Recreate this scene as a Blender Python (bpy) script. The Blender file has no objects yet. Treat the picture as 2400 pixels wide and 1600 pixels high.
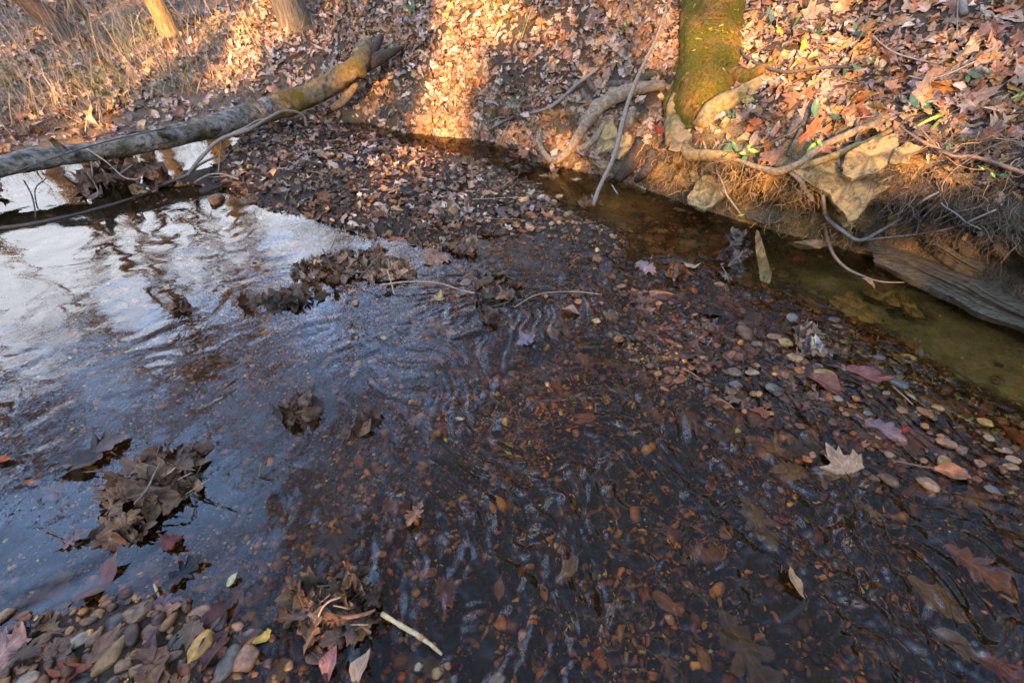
import bpy, math, random
import numpy as np
from mathutils import Vector, Matrix
from mathutils.bvhtree import BVHTree

rng = np.random.default_rng(7)
random.seed(7)
SC = bpy.context.scene
COL = SC.collection
SUN_E, SKY_E, EXPO, HAZE_LO, HAZE_HI, SKY_BOOST = 5.0, .15, 2.25, .85, .9, 8.0
PITCH, CAMH, FPX = math.radians(43), 1.45, 1066.7
SP, CP = math.sin(PITCH), math.cos(PITCH)
CAM = np.array([0, 0, CAMH])

# ------------------------------------------------------------------ helpers
def ray(px, py):
    u = (px - 1200) / FPX; v = (800 - py) / FPX
    return np.array([u, CP + v * SP, -SP + v * CP])          # depth 1 along the lens axis

def at_z(px, py, z=0.0):
    d = ray(px, py)
    return CAM + d * ((z - CAMH) / d[2])

def at_t(px, py, t):
    return CAM + ray(px, py) * t

def smooth(a, b, x):
    t = np.clip((x - a) / (b - a), 0, 1)
    return t * t * (3 - 2 * t)

def _h(ix, iy, iz, seed):
    h = (ix * 374761393 + iy * 668265263 + iz * 2147483647 + seed * 1274126177) & 0xFFFFFFFF
    h = ((h ^ (h >> 13)) * 1274126177) & 0xFFFFFFFF
    h = ((h ^ (h >> 16)) * 2246822519) & 0xFFFFFFFF
    return ((h ^ (h >> 15)) & 0xFFFFFF) / 0x7FFFFF - 1.0

def vnoise(p, seed=0):
    p = np.asarray(p, float)
    i = np.floor(p).astype(np.int64); f = p - i
    f = f * f * f * (f * (f * 6 - 15) + 10)
    r = 0
    for dx in (0, 1):
        wx = f[:, 0] if dx else 1 - f[:, 0]
        for dy in (0, 1):
            wy = f[:, 1] if dy else 1 - f[:, 1]
            for dz in (0, 1):
                wz = f[:, 2] if dz else 1 - f[:, 2]
                r = r + wx * wy * wz * _h(i[:, 0] + dx, i[:, 1] + dy, i[:, 2] + dz, seed)
    return r

def fbm(p, oct=4, seed=0, gain=.5):
    p = np.asarray(p, float); a, s, r = 1.0, 1.0, 0
    for k in range(oct):
        r = r + a * vnoise(p * s, seed + k * 17); a *= gain; s *= 2.03
    return r

def xyz(x, y, z=0.0):
    x = np.asarray(x, float); y = np.asarray(y, float)
    return np.stack([x, y, np.broadcast_to(np.asarray(z, float), x.shape)], -1)

def mesh_data(name, V, F, col=None, smooth_=True):
    V = np.asarray(V, np.float32)
    Fs = F if isinstance(F, list) else [F]
    Fs = [np.asarray(f, np.int32) for f in Fs if len(f)]
    me = bpy.data.meshes.new(name)
    me.vertices.add(len(V)); me.vertices.foreach_set("co", V.ravel())
    loops = np.concatenate([f.ravel() for f in Fs])
    tot = np.concatenate([np.full(len(f), f.shape[1], np.int32) for f in Fs])
    start = np.concatenate([[0], np.cumsum(tot)[:-1]]).astype(np.int32)
    me.loops.add(len(loops)); me.loops.foreach_set("vertex_index", loops)
    me.polygons.add(len(tot)); me.polygons.foreach_set("loop_start", start)
    try: me.polygons.foreach_set("loop_total", tot)
    except Exception: pass
    me.polygons.foreach_set("use_smooth", np.full(len(tot), bool(smooth_)))
    me.update(calc_edges=True)
    if col is not None:
        col = np.asarray(col, np.float32)
        if col.ndim == 1: col = np.tile(col, (len(V), 1))
        if col.shape[1] == 3: col = np.concatenate([col, np.ones((len(col), 1), np.float32)], 1)
        a = me.color_attributes.new("col", 'FLOAT_COLOR', 'POINT')
        a.data.foreach_set("color", col.astype(np.float32).ravel())
    return me

def obj(name, V, F, mat, col=None, smooth_=True, parent=None, base=None, lc=None):
    V = np.asarray(V, float)
    if base is not None: V = V - np.asarray(base)
    me = mesh_data(name, V, F, col, smooth_)
    me.materials.append(mat)
    if lc is not None:
        at_ = me.attributes.new('lc', 'FLOAT_VECTOR', 'POINT'); at_.data.foreach_set('vector', np.asarray(lc, np.float32).ravel())
    return link(name, me, parent, base if parent is None else None)

def link(name, me, parent=None, loc=None):
    o = bpy.data.objects.new(name, me); COL.objects.link(o)
    if parent is not None: o.parent = parent
    if loc is not None: o.location = Vector([float(c) for c in loc])
    return o

def tag(o, label=None, cat=None, group=None, kind=None):
    if label: o['label'] = label
    if cat: o['category'] = cat
    if group: o['group'] = group
    if kind: o['kind'] = kind
    return o

def empty(name, base, label, cat, group=None):
    o = bpy.data.objects.new(name, None); COL.objects.link(o)
    o.empty_display_size = .05
    o.location = Vector([float(c) for c in base])
    return tag(o, label, cat, group)

# ------------------------------------------------------------------ materials
def new_mat(name):
    m = bpy.data.materials.new(name); m.use_nodes = True
    nt = m.node_tree
    for n in list(nt.nodes): nt.nodes.remove(n)
    out = nt.nodes.new('ShaderNodeOutputMaterial')
    b = nt.nodes.new('ShaderNodeBsdfPrincipled')
    nt.links.new(b.outputs[0], out.inputs[0])
    return m, nt, b, out

def N(nt, t, **kw):
    n = nt.nodes.new('ShaderNode' + t)
    for k, v in kw.items():
        if k in n.inputs: n.inputs[k].default_value = v
        else: setattr(n, k, v)
    return n

def noise_node(nt, vec, scale, detail=4, rough=.55):
    n = N(nt, 'TexNoise'); n.inputs['Scale'].default_value = scale
    n.inputs['Detail'].default_value = detail; n.inputs['Roughness'].default_value = rough
    if vec is not None: nt.links.new(vec, n.inputs['Vector'])
    return n

def mix_rgb(nt, a, b, f, mode='MIX'):
    n = N(nt, 'Mix'); n.data_type = 'RGBA'; n.blend_type = mode
    for sock, val in ((n.inputs[0], f), (n.inputs[6], a), (n.inputs[7], b)):
        if hasattr(val, 'links') or hasattr(val, 'is_output'): nt.links.new(val, sock)
        elif not hasattr(val, '__len__'): sock.default_value = val
        else: sock.default_value = (*val, 1)
    return n.outputs[2]

def ramp(nt, fac, stops):
    n = N(nt, 'ValToRGB'); e = n.color_ramp.elements
    while len(e) < len(stops): e.new(.5)
    for k, (p, c) in enumerate(stops):
        e[k].position = p; e[k].color = (c, c, c, 1) if not hasattr(c, '__len__') else (*c, 1)
    nt.links.new(fac, n.inputs[0]); return n.outputs[0]

def attr_mat(name, rough=.6, var=.35, scale=60, bump=.2, bscale=90, spec=.4, rough_var=.0, dist=.004, coat=0, back=0):
    """Colour from the mesh's own colour attribute, mottled, with a fine bump."""
    m, nt, b, out = new_mat(name)
    a = N(nt, 'Attribute'); a.attribute_name = 'col'
    tc = N(nt, 'TexCoord'); v = tc.outputs['Object']
    n = noise_node(nt, v, scale, 5, .6)
    f = ramp(nt, n.outputs['Fac'], [(.3, 1 - var), (.7, 1 + var * .6)])
    nt.links.new(mix_rgb(nt, a.outputs['Color'], f, 1.0, 'MULTIPLY'), b.inputs['Base Color'])
    b.inputs['Roughness'].default_value = rough
    b.inputs['Specular IOR Level'].default_value = spec
    if coat: b.inputs['Coat Weight'].default_value = coat; b.inputs['Coat Roughness'].default_value = .12
    if rough_var:
        r = N(nt, 'MapRange'); nt.links.new(n.outputs['Fac'], r.inputs[0])
        r.inputs[3].default_value = rough - rough_var; r.inputs[4].default_value = rough + rough_var
        nt.links.new(r.outputs[0], b.inputs['Roughness'])
    if bump:
        n2 = noise_node(nt, v, bscale, 5, .6)
        bp = N(nt, 'Bump'); bp.inputs['Strength'].default_value = bump; bp.inputs['Distance'].default_value = dist
        nt.links.new(n2.outputs['Fac'], bp.inputs['Height']); nt.links.new(bp.outputs[0], b.inputs['Normal'])
    return m

def leaf_material(name, rough, spec, rough_var):
    """Leaf colour from the mesh, with midrib, side veins, blotches and a crinkled surface laid out in the leaf's own coordinates."""
    m, nt, b, out = new_mat(name)
    a = N(nt, 'Attribute'); a.attribute_name = 'col'
    l = N(nt, 'Attribute'); l.attribute_name = 'lc'
    s = N(nt, 'SeparateXYZ'); nt.links.new(l.outputs['Vector'], s.inputs[0])
    def M_(op, x, y=None, z=None):
        n = N(nt, 'Math', operation=op)
        for k, v in enumerate((x, y, z)):
            if v is None: continue
            if hasattr(v, 'is_output'): nt.links.new(v, n.inputs[k])
            else: n.inputs[k].default_value = v
        return n.outputs[0]
    ax = M_('ABSOLUTE', s.outputs[0])
    side = M_('SINE', M_('MULTIPLY', M_('MULTIPLY_ADD', ax, -1.1, s.outputs[1]), 48.0))
    vein = M_('MAXIMUM', M_('SUBTRACT', 1.0, M_('MULTIPLY', ax, 34.0)), M_('MULTIPLY', M_('SUBTRACT', side, .72), 2.2))
    vein = M_('MINIMUM', M_('MAXIMUM', vein, 0.0), 1.0)
    pos = N(nt, 'NewGeometry').outputs['Position']
    n1 = noise_node(nt, pos, 45, 5, .62); n2 = noise_node(nt, pos, 160, 4, .6)
    c = mix_rgb(nt, a.outputs['Color'], ramp(nt, n1.outputs['Fac'], [(.3, .55), (.72, 1.28)]), 1.0, 'MULTIPLY')
    c = mix_rgb(nt, c, ramp(nt, n2.outputs['Fac'], [(.62, 1.0), (.74, .5)]), .8, 'MULTIPLY')
    vm = M_('MULTIPLY_ADD', vein, .45, 1.0)
    c = mix_rgb(nt, c, vm, 1.0, 'MULTIPLY')
    nt.links.new(c, b.inputs['Base Color'])
    r = N(nt, 'MapRange'); nt.links.new(n1.outputs['Fac'], r.inputs[0]); r.inputs[3].default_value = rough - rough_var; r.inputs[4].default_value = rough + rough_var
    nt.links.new(r.outputs[0], b.inputs['Roughness']); b.inputs['Specular IOR Level'].default_value = spec
    h = M_('MULTIPLY_ADD', vein, -.5, n2.outputs['Fac'])
    bp = N(nt, 'Bump'); bp.inputs['Strength'].default_value = .6; bp.inputs['Distance'].default_value = .005
    nt.links.new(h, bp.inputs['Height']); nt.links.new(bp.outputs[0], b.inputs['Normal'])
    return m

def ground_material():
    m, nt, b, out = new_mat('earth')
    a = N(nt, 'Attribute'); a.attribute_name = 'col'
    g = N(nt, 'NewGeometry'); v = g.outputs['Position']
    n = noise_node(nt, v, 9, 8, .65)
    f = ramp(nt, n.outputs['Fac'], [(.25, .55), (.75, 1.45)])
    c = mix_rgb(nt, a.outputs['Color'], f, 1.0, 'MULTIPLY')
    vo = N(nt, 'TexVoronoi'); vo.inputs['Scale'].default_value = 75; nt.links.new(v, vo.inputs['Vector'])
    hue = mix_rgb(nt, c, vo.outputs['Color'], .16, 'OVERLAY')
    nt.links.new(hue, b.inputs['Base Color'])
    b.inputs['Roughness'].default_value = .75; b.inputs['Specular IOR Level'].default_value = .3
    n2 = noise_node(nt, v, 55, 8, .7)
    mth = N(nt, 'Math', operation='SUBTRACT'); nt.links.new(n2.outputs['Fac'], mth.inputs[0]); nt.links.new(vo.outputs['Distance'], mth.inputs[1])
    bp = N(nt, 'Bump'); bp.inputs['Strength'].default_value = .8; bp.inputs['Distance'].default_value = .012
    nt.links.new(mth.outputs[0], bp.inputs['Height']); nt.links.new(bp.outputs[0], b.inputs['Normal'])
    return m

def bark_material(name, c1, c2, moss=None, moss_amt=0.0, streak=(6, 6, 1.2), scale=6, bump=.9, dist=.012, moss_axis=None, patches=None):
    """Furrowed bark: noise stretched along the axis, optional moss and pale lichen patches."""
    m, nt, b, out = new_mat(name)
    tc = N(nt, 'TexCoord'); mp = N(nt, 'Mapping'); mp.inputs['Scale'].default_value = streak
    nt.links.new(tc.outputs['Object'], mp.inputs['Vector'])
    n = noise_node(nt, mp.outputs[0], scale, 8, .65)
    w = noise_node(nt, tc.outputs['Object'], scale * .9, 6, .6)
    c = mix_rgb(nt, c1, c2, ramp(nt, n.outputs['Fac'], [(.38, 0.0), (.62, 1.0)]))
    if patches:
        pn = noise_node(nt, tc.outputs['Object'], 11, 5, .7)
        c = mix_rgb(nt, c, patches, ramp(nt, pn.outputs['Fac'], [(.54, 0.0), (.62, .9)]))
    if moss:
        mn = ramp(nt, w.outputs['Fac'], [(max(0, .62 - moss_amt * .5), 0.0), (min(1, .8 - moss_amt * .5), 1.0)])
        if moss_axis:
            g = N(nt, 'SeparateXYZ'); nt.links.new(tc.outputs['Object'], g.inputs[0])
            mr = N(nt, 'MapRange'); nt.links.new(g.outputs[moss_axis[0]], mr.inputs[0])
            mr.inputs[1].default_value = moss_axis[1]; mr.inputs[2].default_value = moss_axis[2]
            mu = N(nt, 'Math', operation='MULTIPLY'); nt.links.new(mn, mu.inputs[0]); nt.links.new(mr.outputs[0], mu.inputs[1])
            mn = mu.outputs[0]
        fine = noise_node(nt, tc.outputs['Object'], 90, 4, .6)
        mc = mix_rgb(nt, moss, tuple(x * .35 for x in moss), ramp(nt, fine.outputs['Fac'], [(.35, 0.0), (.7, 1.0)]))
        c = mix_rgb(nt, c, mc, mn)
    nt.links.new(c, b.inputs['Base Color'])
    b.inputs['Roughness'].default_value = .85; b.inputs['Specular IOR Level'].default_value = .2
    ad = N(nt, 'Math', operation='ADD'); f2 = noise_node(nt, tc.outputs['Object'], 70, 6, .7)
    nt.links.new(n.outputs['Fac'], ad.inputs[0]); nt.links.new(f2.outputs['Fac'], ad.inputs[1])
    bp = N(nt, 'Bump'); bp.inputs['Strength'].default_value = bump; bp.inputs['Distance'].default_value = dist
    nt.links.new(ad.outputs[0], bp.inputs['Height']); nt.links.new(bp.outputs[0], b.inputs['Normal'])
    return m

def slab_material(name, c1, c2, dark, moss=None, strat=None):
    m, nt, b, out = new_mat(name)
    tc = N(nt, 'TexCoord'); v = tc.outputs['Object']
    if strat:
        mp = N(nt, 'Mapping'); mp.inputs['Rotation'].default_value = strat[0]; mp.inputs['Scale'].default_value = strat[1]
        nt.links.new(v, mp.inputs['Vector']); vs = mp.outputs[0]
    else: vs = v
    n = noise_node(nt, vs, 18, 8, .72)
    c = mix_rgb(nt, c1, c2, ramp(nt, n.outputs['Fac'], [(.42, 0.0), (.58, 1.0)]))
    d = noise_node(nt, vs, 26, 6, .7)
    c = mix_rgb(nt, c, dark, ramp(nt, d.outputs['Fac'], [(.48, 0.0), (.62, .9)]))
    if moss:
        mn = noise_node(nt, v, 8, 5, .6)
        c = mix_rgb(nt, c, moss, ramp(nt, mn.outputs['Fac'], [(.56, 0.0), (.68, .8)]))
    nt.links.new(c, b.inputs['Base Color'])
    b.inputs['Roughness'].default_value = .75; b.inputs['Specular IOR Level'].default_value = .3
    f = noise_node(nt, vs, 60, 8, .7)
    bp = N(nt, 'Bump'); bp.inputs['Strength'].default_value = 1.0; bp.inputs['Distance'].default_value = .014
    nt.links.new(f.outputs['Fac'], bp.inputs['Height']); nt.links.new(bp.outputs[0], b.inputs['Normal'])
    return m

M = {}
M['ground'] = ground_material()
M['litter'] = leaf_material('dry_leaf', .68, .25, .05)
M['wetleaf'] = leaf_material('wet_leaf', .45, .28, .15)
M['pebble'] = attr_mat('pebble', .6, .45, 90, .35, 220, .3, .15, .003)
M['wetstone'] = attr_mat('wet_stone', .36, .5, 70, .45, 170, .34, .15, .005)
M['grass'] = attr_mat('grass_blade', .6, .2, 30, 0)
M['twig'] = attr_mat('twig_bark', .7, .4, 60, .4, 120, .3, 0, .003)
M['green'] = attr_mat('green_leaf', .4, .25, 60, .15, 120, .5)
M['crown'] = attr_mat('crown_twigs', .8, .2, 10, 0)
M['log'] = bark_material('log_bark', (.34, .30, .25), (.065, .055, .043), (.10, .09, .02), .30, (2.4, 6, 6), 6, 1.0, .022, None, (.50, .45, .39))
M['logmoss'] = bark_material('mossy_log_bark', (.28, .205, .12), (.06, .045, .028), (.16, .11, .012), .36, (4, 4, 4), 4, .9, .012)
M['mossbark'] = bark_material('mossy_bark', (.40, .22, .045), (.085, .048, .016), (.19, .17, .014), .50, (9, 9, 1.6), 5, 1.0, .035, None)
M['rootbark'] = bark_material('root_bark', (.34, .25, .16), (.15, .105, .065), (.12, .11, .02), .1, (5, 5, 5), 9, .6, .006)
M['clayroot'] = bark_material('clay_root', (.46, .31, .13), (.24, .15, .055), (.13, .12, .02), .25, (6, 6, 6), 6, .9, .012)
M['darkroot'] = bark_material('dark_root', (.1, .07, .05), (.035, .027, .02), None, 0, (6, 6, 6), 9, .8, .008)
M['sunbark'] = bark_material('pale_bark', (.42, .3, .14), (.15, .1, .05), None, 0, (9, 9, .9), 5, .9, .012)
M['greybark'] = bark_material('grey_bark', (.2, .17, .14), (.085, .07, .055), (.1, .1, .03), .2, (9, 9, 1), 5, 1, .015)
M['slab'] = slab_material('sandstone', (.50, .345, .14), (.31, .205, .085), (.085, .066, .04), (.10, .09, .025))
M['pinkrock'] = slab_material('clay_stone', (.42, .29, .15), (.3, .19, .1), (.16, .11, .06))
M['ledge'] = slab_material('shale', (.20, .165, .11), (.11, .09, .062), (.05, .042, .03), None, ((0, 0, math.radians(37)), (.9, 3.5, 7)))
M['splinter'] = bark_material('splinter_wood', (.27, .19, .075), (.07, .05, .028), (.16, .11, .025), .3, (8, 8, 1), 6, .8, .006)

# ------------------------------------------------------------------ the lie of the land
# shoreline (x, y, wall height, wall width, overhang, slope above), right bank first, then round the back to the left
SHORE = np.array([
    (6.0, -3.0, .90, .35, .20, .60), (3.6, .20, .85, .35, .30, .75), (2.49, 1.68, .72, .42, .46, .80), (2.19, 2.20, .58, .40, .46, .80),
    (1.62, 2.58, .47, .38, .40, .80), (1.18, 2.93, .42, .34, .31, .80), (.81, 3.35, .38, .30, .16, .85), (.17, 3.72, .34, .28, .08, .9),
    (-.19, 4.16, .30, .25, .03, 1.0), (-.98, 4.38, .22, .22, 0, 1.05), (-1.43, 4.62, .16, .25, 0, .85), (-2.0, 4.62, .10, .3, 0, .38),
    (-2.6, 4.30, .08, .3, 0, .22), (-3.2, 4.25, .08, .3, 0, .2), (-4.4, 3.85, .08, .3, 0, .2), (-6.2, 3.2, .08, .3, 0, .2), (-10, 1.5, .08, .3, 0, .2), (-16, -2, .08, .3, 0, .2)])

def shore_query(x, y):
    """signed distance (land positive), attributes and unit direction towards land at the nearest point of the shoreline"""
    best = np.full(x.shape, 1e9); att = np.zeros(x.shape + (4,)); nrm = np.zeros(x.shape + (2,)); sgn = np.ones(x.shape); sp = np.zeros(x.shape)
    for k in range(len(SHORE) - 1):
        a, b = SHORE[k], SHORE[k + 1]; e = b[:2] - a[:2]; L = np.hypot(*e)
        t = np.clip(((x - a[0]) * e[0] + (y - a[1]) * e[1]) / L**2, 0, 1)
        qx, qy = a[0] + t * e[0], a[1] + t * e[1]
        dx, dy = x - qx, y - qy; d = np.hypot(dx, dy)
        ln = np.array([e[1], -e[0]]) / L                        # to the right of travel = land
        s = np.sign(dx * ln[0] + dy * ln[1]); s[s == 0] = 1
        m = d < best - 1e-9
        best = np.where(m, d, best); sgn = np.where(m, s, sgn); sp = np.where(m, k + t, sp)
        att = np.where(m[..., None], a[2:] + (b[2:] - a[2:]) * t[..., None], att)
        dd = np.maximum(d, 1e-6)
        nx = np.where(d > .03, s * dx / dd, ln[0]); ny = np.where(d > .03, s * dy / dd, ln[1])
        nrm = np.where(m[..., None], np.stack([nx, ny], -1), nrm)
    return best * sgn, att, nrm, sp

def poly_sd(x, y, poly):
    """signed distance to a closed polygon, inside positive"""
    best = np.full(x.shape, 1e9); ins = np.zeros(x.shape, bool); n = len(poly)
    for k in range(n):
        ax, ay = poly[k]; bx, by = poly[(k + 1) % n]
        t = np.clip(((x - ax) * (bx - ax) + (y - ay) * (by - ay)) / ((bx - ax)**2 + (by - ay)**2 + 1e-12), 0, 1)
        best = np.minimum(best, np.hypot(x - ax - t * (bx - ax), y - ay - t * (by - ay)))
        c = ((ay > y) != (by > y)) & (x < (bx - ax) * (y - ay) / (by - ay + 1e-12) + ax)
        ins ^= c
    return np.where(ins, best, -best)

def P2(pts, z=0): return [tuple(at_z(px, py, z)[:2]) for px, py in pts]

BAR = P2([(500, 352), (520, 420), (640, 490), (745, 520), (800, 560), (960, 560), (1040, 585), (1250, 560), (1440, 600), (1500, 560), (1420, 510), (1330, 465), (1235, 420),
          (1130, 365), (960, 335), (840, 300), (760, 280), (600, 310)])
RIFFLE = P2([(1480, 640), (1750, 720), (1950, 830), (2150, 910), (2420, 1010), (2420, 1190), (2150, 1130), (1900, 1040), (1650, 950), (1450, 830), (1350, 720)])
FORE = P2([(-200, 1430), (0, 1415), (300, 1400), (520, 1405), (640, 1480), (720, 1560), (800, 1650), (-200, 1650)])
ISLE = P2([(590, 700), (700, 640), (950, 590), (1010, 640), (1220, 750), (1080, 740), (800, 725)])
SPIT = P2([(180, 420), (350, 385), (520, 400), (500, 470), (300, 500)])

def bed_height(x, y, d, sp):
    n = fbm(xyz(x.ravel() * 1.7, y.ravel() * 1.7), 4, 3).reshape(x.shape)
    z = -.115 + .022 * n
    chan = smooth(-.62, -.42, d) * smooth(1.0, 2.0, sp) * (1 - smooth(7.2, 8.2, sp))
    dk = smooth(3.5, 4.1, sp) * (1 - smooth(5.0, 5.6, sp)); shal = smooth(3.5, 4.1, sp)
    z = z * (1 - chan) + (-.17 + .085 * shal + .02 * n) * chan
    chan = chan * (1 - .85 * dk)
    def put(z, poly, h, w, amp):
        k = smooth(-w, w, poly_sd(x, y, poly) + .05 * n)
        return z * (1 - k) + (h + amp * n) * k
    z = put(z, RIFFLE, -.021, .13, .013)
    z = put(z, ISLE, -.012, .12, .012)
    z = put(z, SPIT, -.012, .12, .01)
    z = put(z, BAR, .030, .19, .015)
    z = put(z, FORE, .002, .13, .010)
    return z, chan

def land(x, y):
    sh = x.shape; x = x.ravel(); y = y.ravel()
    d, att, nrm, sp = shore_query(x, y)
    zl, ww, ov, sl = att.T
    zb, chan = bed_height(x, y, d, sp)
    n1 = fbm(xyz(x * 1.1, y * 1.1), 4, 11); n2 = fbm(xyz(x * 4.3, y * 4.3), 4, 12)
    t = np.clip(d / ww, 0, 1)
    lay = .05 * np.sin(t * 21 + sp * 3 + n2 * 1.5) * t * (1 - t)
    wall = zb * (1 - smooth(0, .12, t)) + zl * (t ** .9 + lay)
    e = np.maximum(d - ww, 0)
    z = wall + np.where(e > 0, sl * np.minimum(e, 1.5) + (.14 + .27 * sl) * np.maximum(e - 1.5, 0), 0)
    z = z + np.where(d > 0, (n1 * .05 + n2 * .022) * smooth(0, .5, d), 0)
    z = np.where(d <= 0, zb, z)
    z = np.minimum(z, 7 + 1.2 * n1 + .05 * d)
    back = np.minimum(np.maximum(-y - 3.0, 0) * .34, 6.4)  # unseen rise behind the camera, added to block the low sun
    z = np.where(y < -3, np.maximum(z, back + .1 * n1), z)
    g = ov * np.where(d > 0, smooth(.04, 1.0, z / np.maximum(zl, .05)), 0) * (1 - smooth(0, 1.6, e))
    hn = fbm(xyz(x * 5, y * 5, z * 7), 4, 21); hn2 = fbm(xyz(x * 17, y * 17, z * 22), 3, 22)
    wallm = smooth(0, .1, d) * (1 - smooth(0, .35, e)) * smooth(-.05, .15, ov + .12)
    g = g + wallm * (hn * .075 + hn2 * .024)
    X = x - nrm[:, 0] * g; Y = y - nrm[:, 1] * g
    # colours of the materials themselves
    hum = np.array((.065, .044, .028)); tan = np.array((.14, .09, .055)); clay = np.array((.31, .17, .045)); soil = np.array((.13, .098, .055)); soil2 = np.array((.06, .045, .028))
    grav = np.array((.030, .018, .009)); sand = np.array((.20, .165, .08)); rust = np.array((.19, .105, .035))
    left = smooth(10.2, 12.0, sp)[:, None]
    c = hum * (1 - left) + tan * left
    wl = (smooth(-.02, .04, d) * (1 - smooth(.0, .14, e + .10 * hn)))[:, None]
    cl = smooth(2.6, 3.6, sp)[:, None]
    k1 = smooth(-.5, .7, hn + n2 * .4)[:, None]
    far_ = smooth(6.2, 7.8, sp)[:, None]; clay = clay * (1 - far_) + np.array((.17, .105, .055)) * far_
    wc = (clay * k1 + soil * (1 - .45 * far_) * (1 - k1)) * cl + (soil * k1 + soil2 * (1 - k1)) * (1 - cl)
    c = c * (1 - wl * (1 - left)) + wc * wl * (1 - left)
    bd = (1 - smooth(-.04, .01, d))[:, None]
    ch = np.clip(chan, 0, 1)[:, None]
    rs = smooth(4.8, 5.4, sp)[:, None]; k3 = smooth(-.6, .6, n2)[:, None]; sand = (sand * (1 - rs) + rust * rs) * (.55 + .75 * k3)
    c = c * (1 - bd) + (grav * (1 - ch) + sand * ch) * bd
    return X.reshape(sh), Y.reshape(sh), z.reshape(sh), c.reshape(sh + (3,))

def seg(*parts):
    out = []
    for a, b, s in parts: out.append(np.arange(a, b - 1e-9, s))
    return np.concatenate(out + [np.array([parts[-1][1]])])

gx = seg((-60, -16, 2), (-16, -4.6, .12), (-4.6, .1, .03), (.1, 3.0, .015), (3.0, 5, .06), (5, 12, .4), (12, 60, 2.4))
gy = seg((-60, -3, 1.5), (-3, 0, .1), (0, 1.4, .03), (1.4, 4.2, .015), (4.2, 6.4, .03), (6.4, 10, .07), (10, 22, .4), (22, 60, 2))
GX, GY = np.meshgrid(gx, gy)
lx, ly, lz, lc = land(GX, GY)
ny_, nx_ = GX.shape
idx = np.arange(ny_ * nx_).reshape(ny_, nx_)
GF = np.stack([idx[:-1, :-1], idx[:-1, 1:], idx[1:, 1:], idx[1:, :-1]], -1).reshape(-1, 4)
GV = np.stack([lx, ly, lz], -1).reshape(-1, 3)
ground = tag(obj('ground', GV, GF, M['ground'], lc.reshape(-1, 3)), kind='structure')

BVH = BVHTree.FromPolygons([tuple(v) for v in GV.tolist()], GF.tolist())

def hit(px, py, push=0.0, water=True):
    """where the sight line through that spot of the photograph meets the ground or the water; push = metres back towards the lens"""
    d = ray(px, py); dn = d / np.linalg.norm(d)
    loc, nor, i, dist = BVH.ray_cast(Vector(CAM), Vector(dn))
    p = np.array(loc) if loc is not None else CAM + dn * 12
    n = np.array(nor) if nor is not None else np.array([0, 0, 1.])
    if np.dot(n, dn) > 0: n = -n
    if water and p[2] < 0: p = at_z(px, py, 0); n = np.array([0, 0, 1.])
    return p - dn * push, n

def drop(x, y, z0=6.0):
    loc, nor, i, dist = BVH.ray_cast(Vector((x, y, z0)), Vector((0, 0, -1)))
    return (np.array(loc), np.array(nor)) if loc is not None else (np.array([x, y, 0.]), np.array([0, 0, 1.]))

# ------------------------------------------------------------------ water
CEN = (-1.25, 2.65)
CEN_R, CEN_L = (-1.25, 2.65), (.35, 2.85)          # the current fans out from under the bar, to the right and to the left
def polar(x, y, c):
    wx_, wy_ = fbm(xyz(x * 1.5, y * 1.5), 3, 35) * .17, fbm(xyz(x * 1.5, y * 1.5), 3, 36) * .17
    return np.hypot(x + wx_ - c[0], y + wy_ - c[1]), np.arctan2(y + wy_ - c[1], x + wx_ - c[0])
def wave(x, y):
    r, th = polar(x, y, CEN_R); r2, t2 = polar(x, y, CEN_L)
    k = smooth(-1.0, .35, x) * (1 - smooth(2.0, 2.7, y)) * (1 - .75 * smooth(1.45, 1.9, x * .62 + y * .62 - .55))
    patchy = np.clip(.75 + .7 * fbm(xyz(x * 1.3, y * 1.3), 2, 37), .25, 1.5)
    a = fbm(xyz(r * 9.5, th * 54, 0 * r), 3, 31); b = fbm(xyz(r * 24, th * 110, 0 * r + 4), 2, 32); c = fbm(xyz(x * 7, y * 7), 3, 33); d = fbm(xyz(x * 24, y * 24), 2, 34)
    e = fbm(xyz(r2 * 5, t2 * 30, 0 * r2 + 9), 3, 38)
    calm = .0010 * c + .0013 * e
    rough = (.0118 * a + .0062 * b + .0010 * d) * patchy + .002 * c
    return calm * (1 - k) + rough * k - .002

wx = seg((-14, -3.6, .2), (-3.6, -1.9, .03), (-1.9, -.9, .014), (-.9, 2.0, .007), (2.0, 4.4, .04))
wy = seg((-2.6, 0.15, .1), (.15, 2.1, .007), (2.1, 2.6, .014), (2.6, 5.4, .03))
WX, WY = np.meshgrid(wx, wy)
idx = np.arange(WX.size).reshape(WX.shape)
WF = np.stack([idx[:-1, :-1], idx[:-1, 1:], idx[1:, 1:], idx[1:, :-1]], -1).reshape(-1, 4)
WZ = wave(WX.ravel(), WY.ravel())

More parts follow.
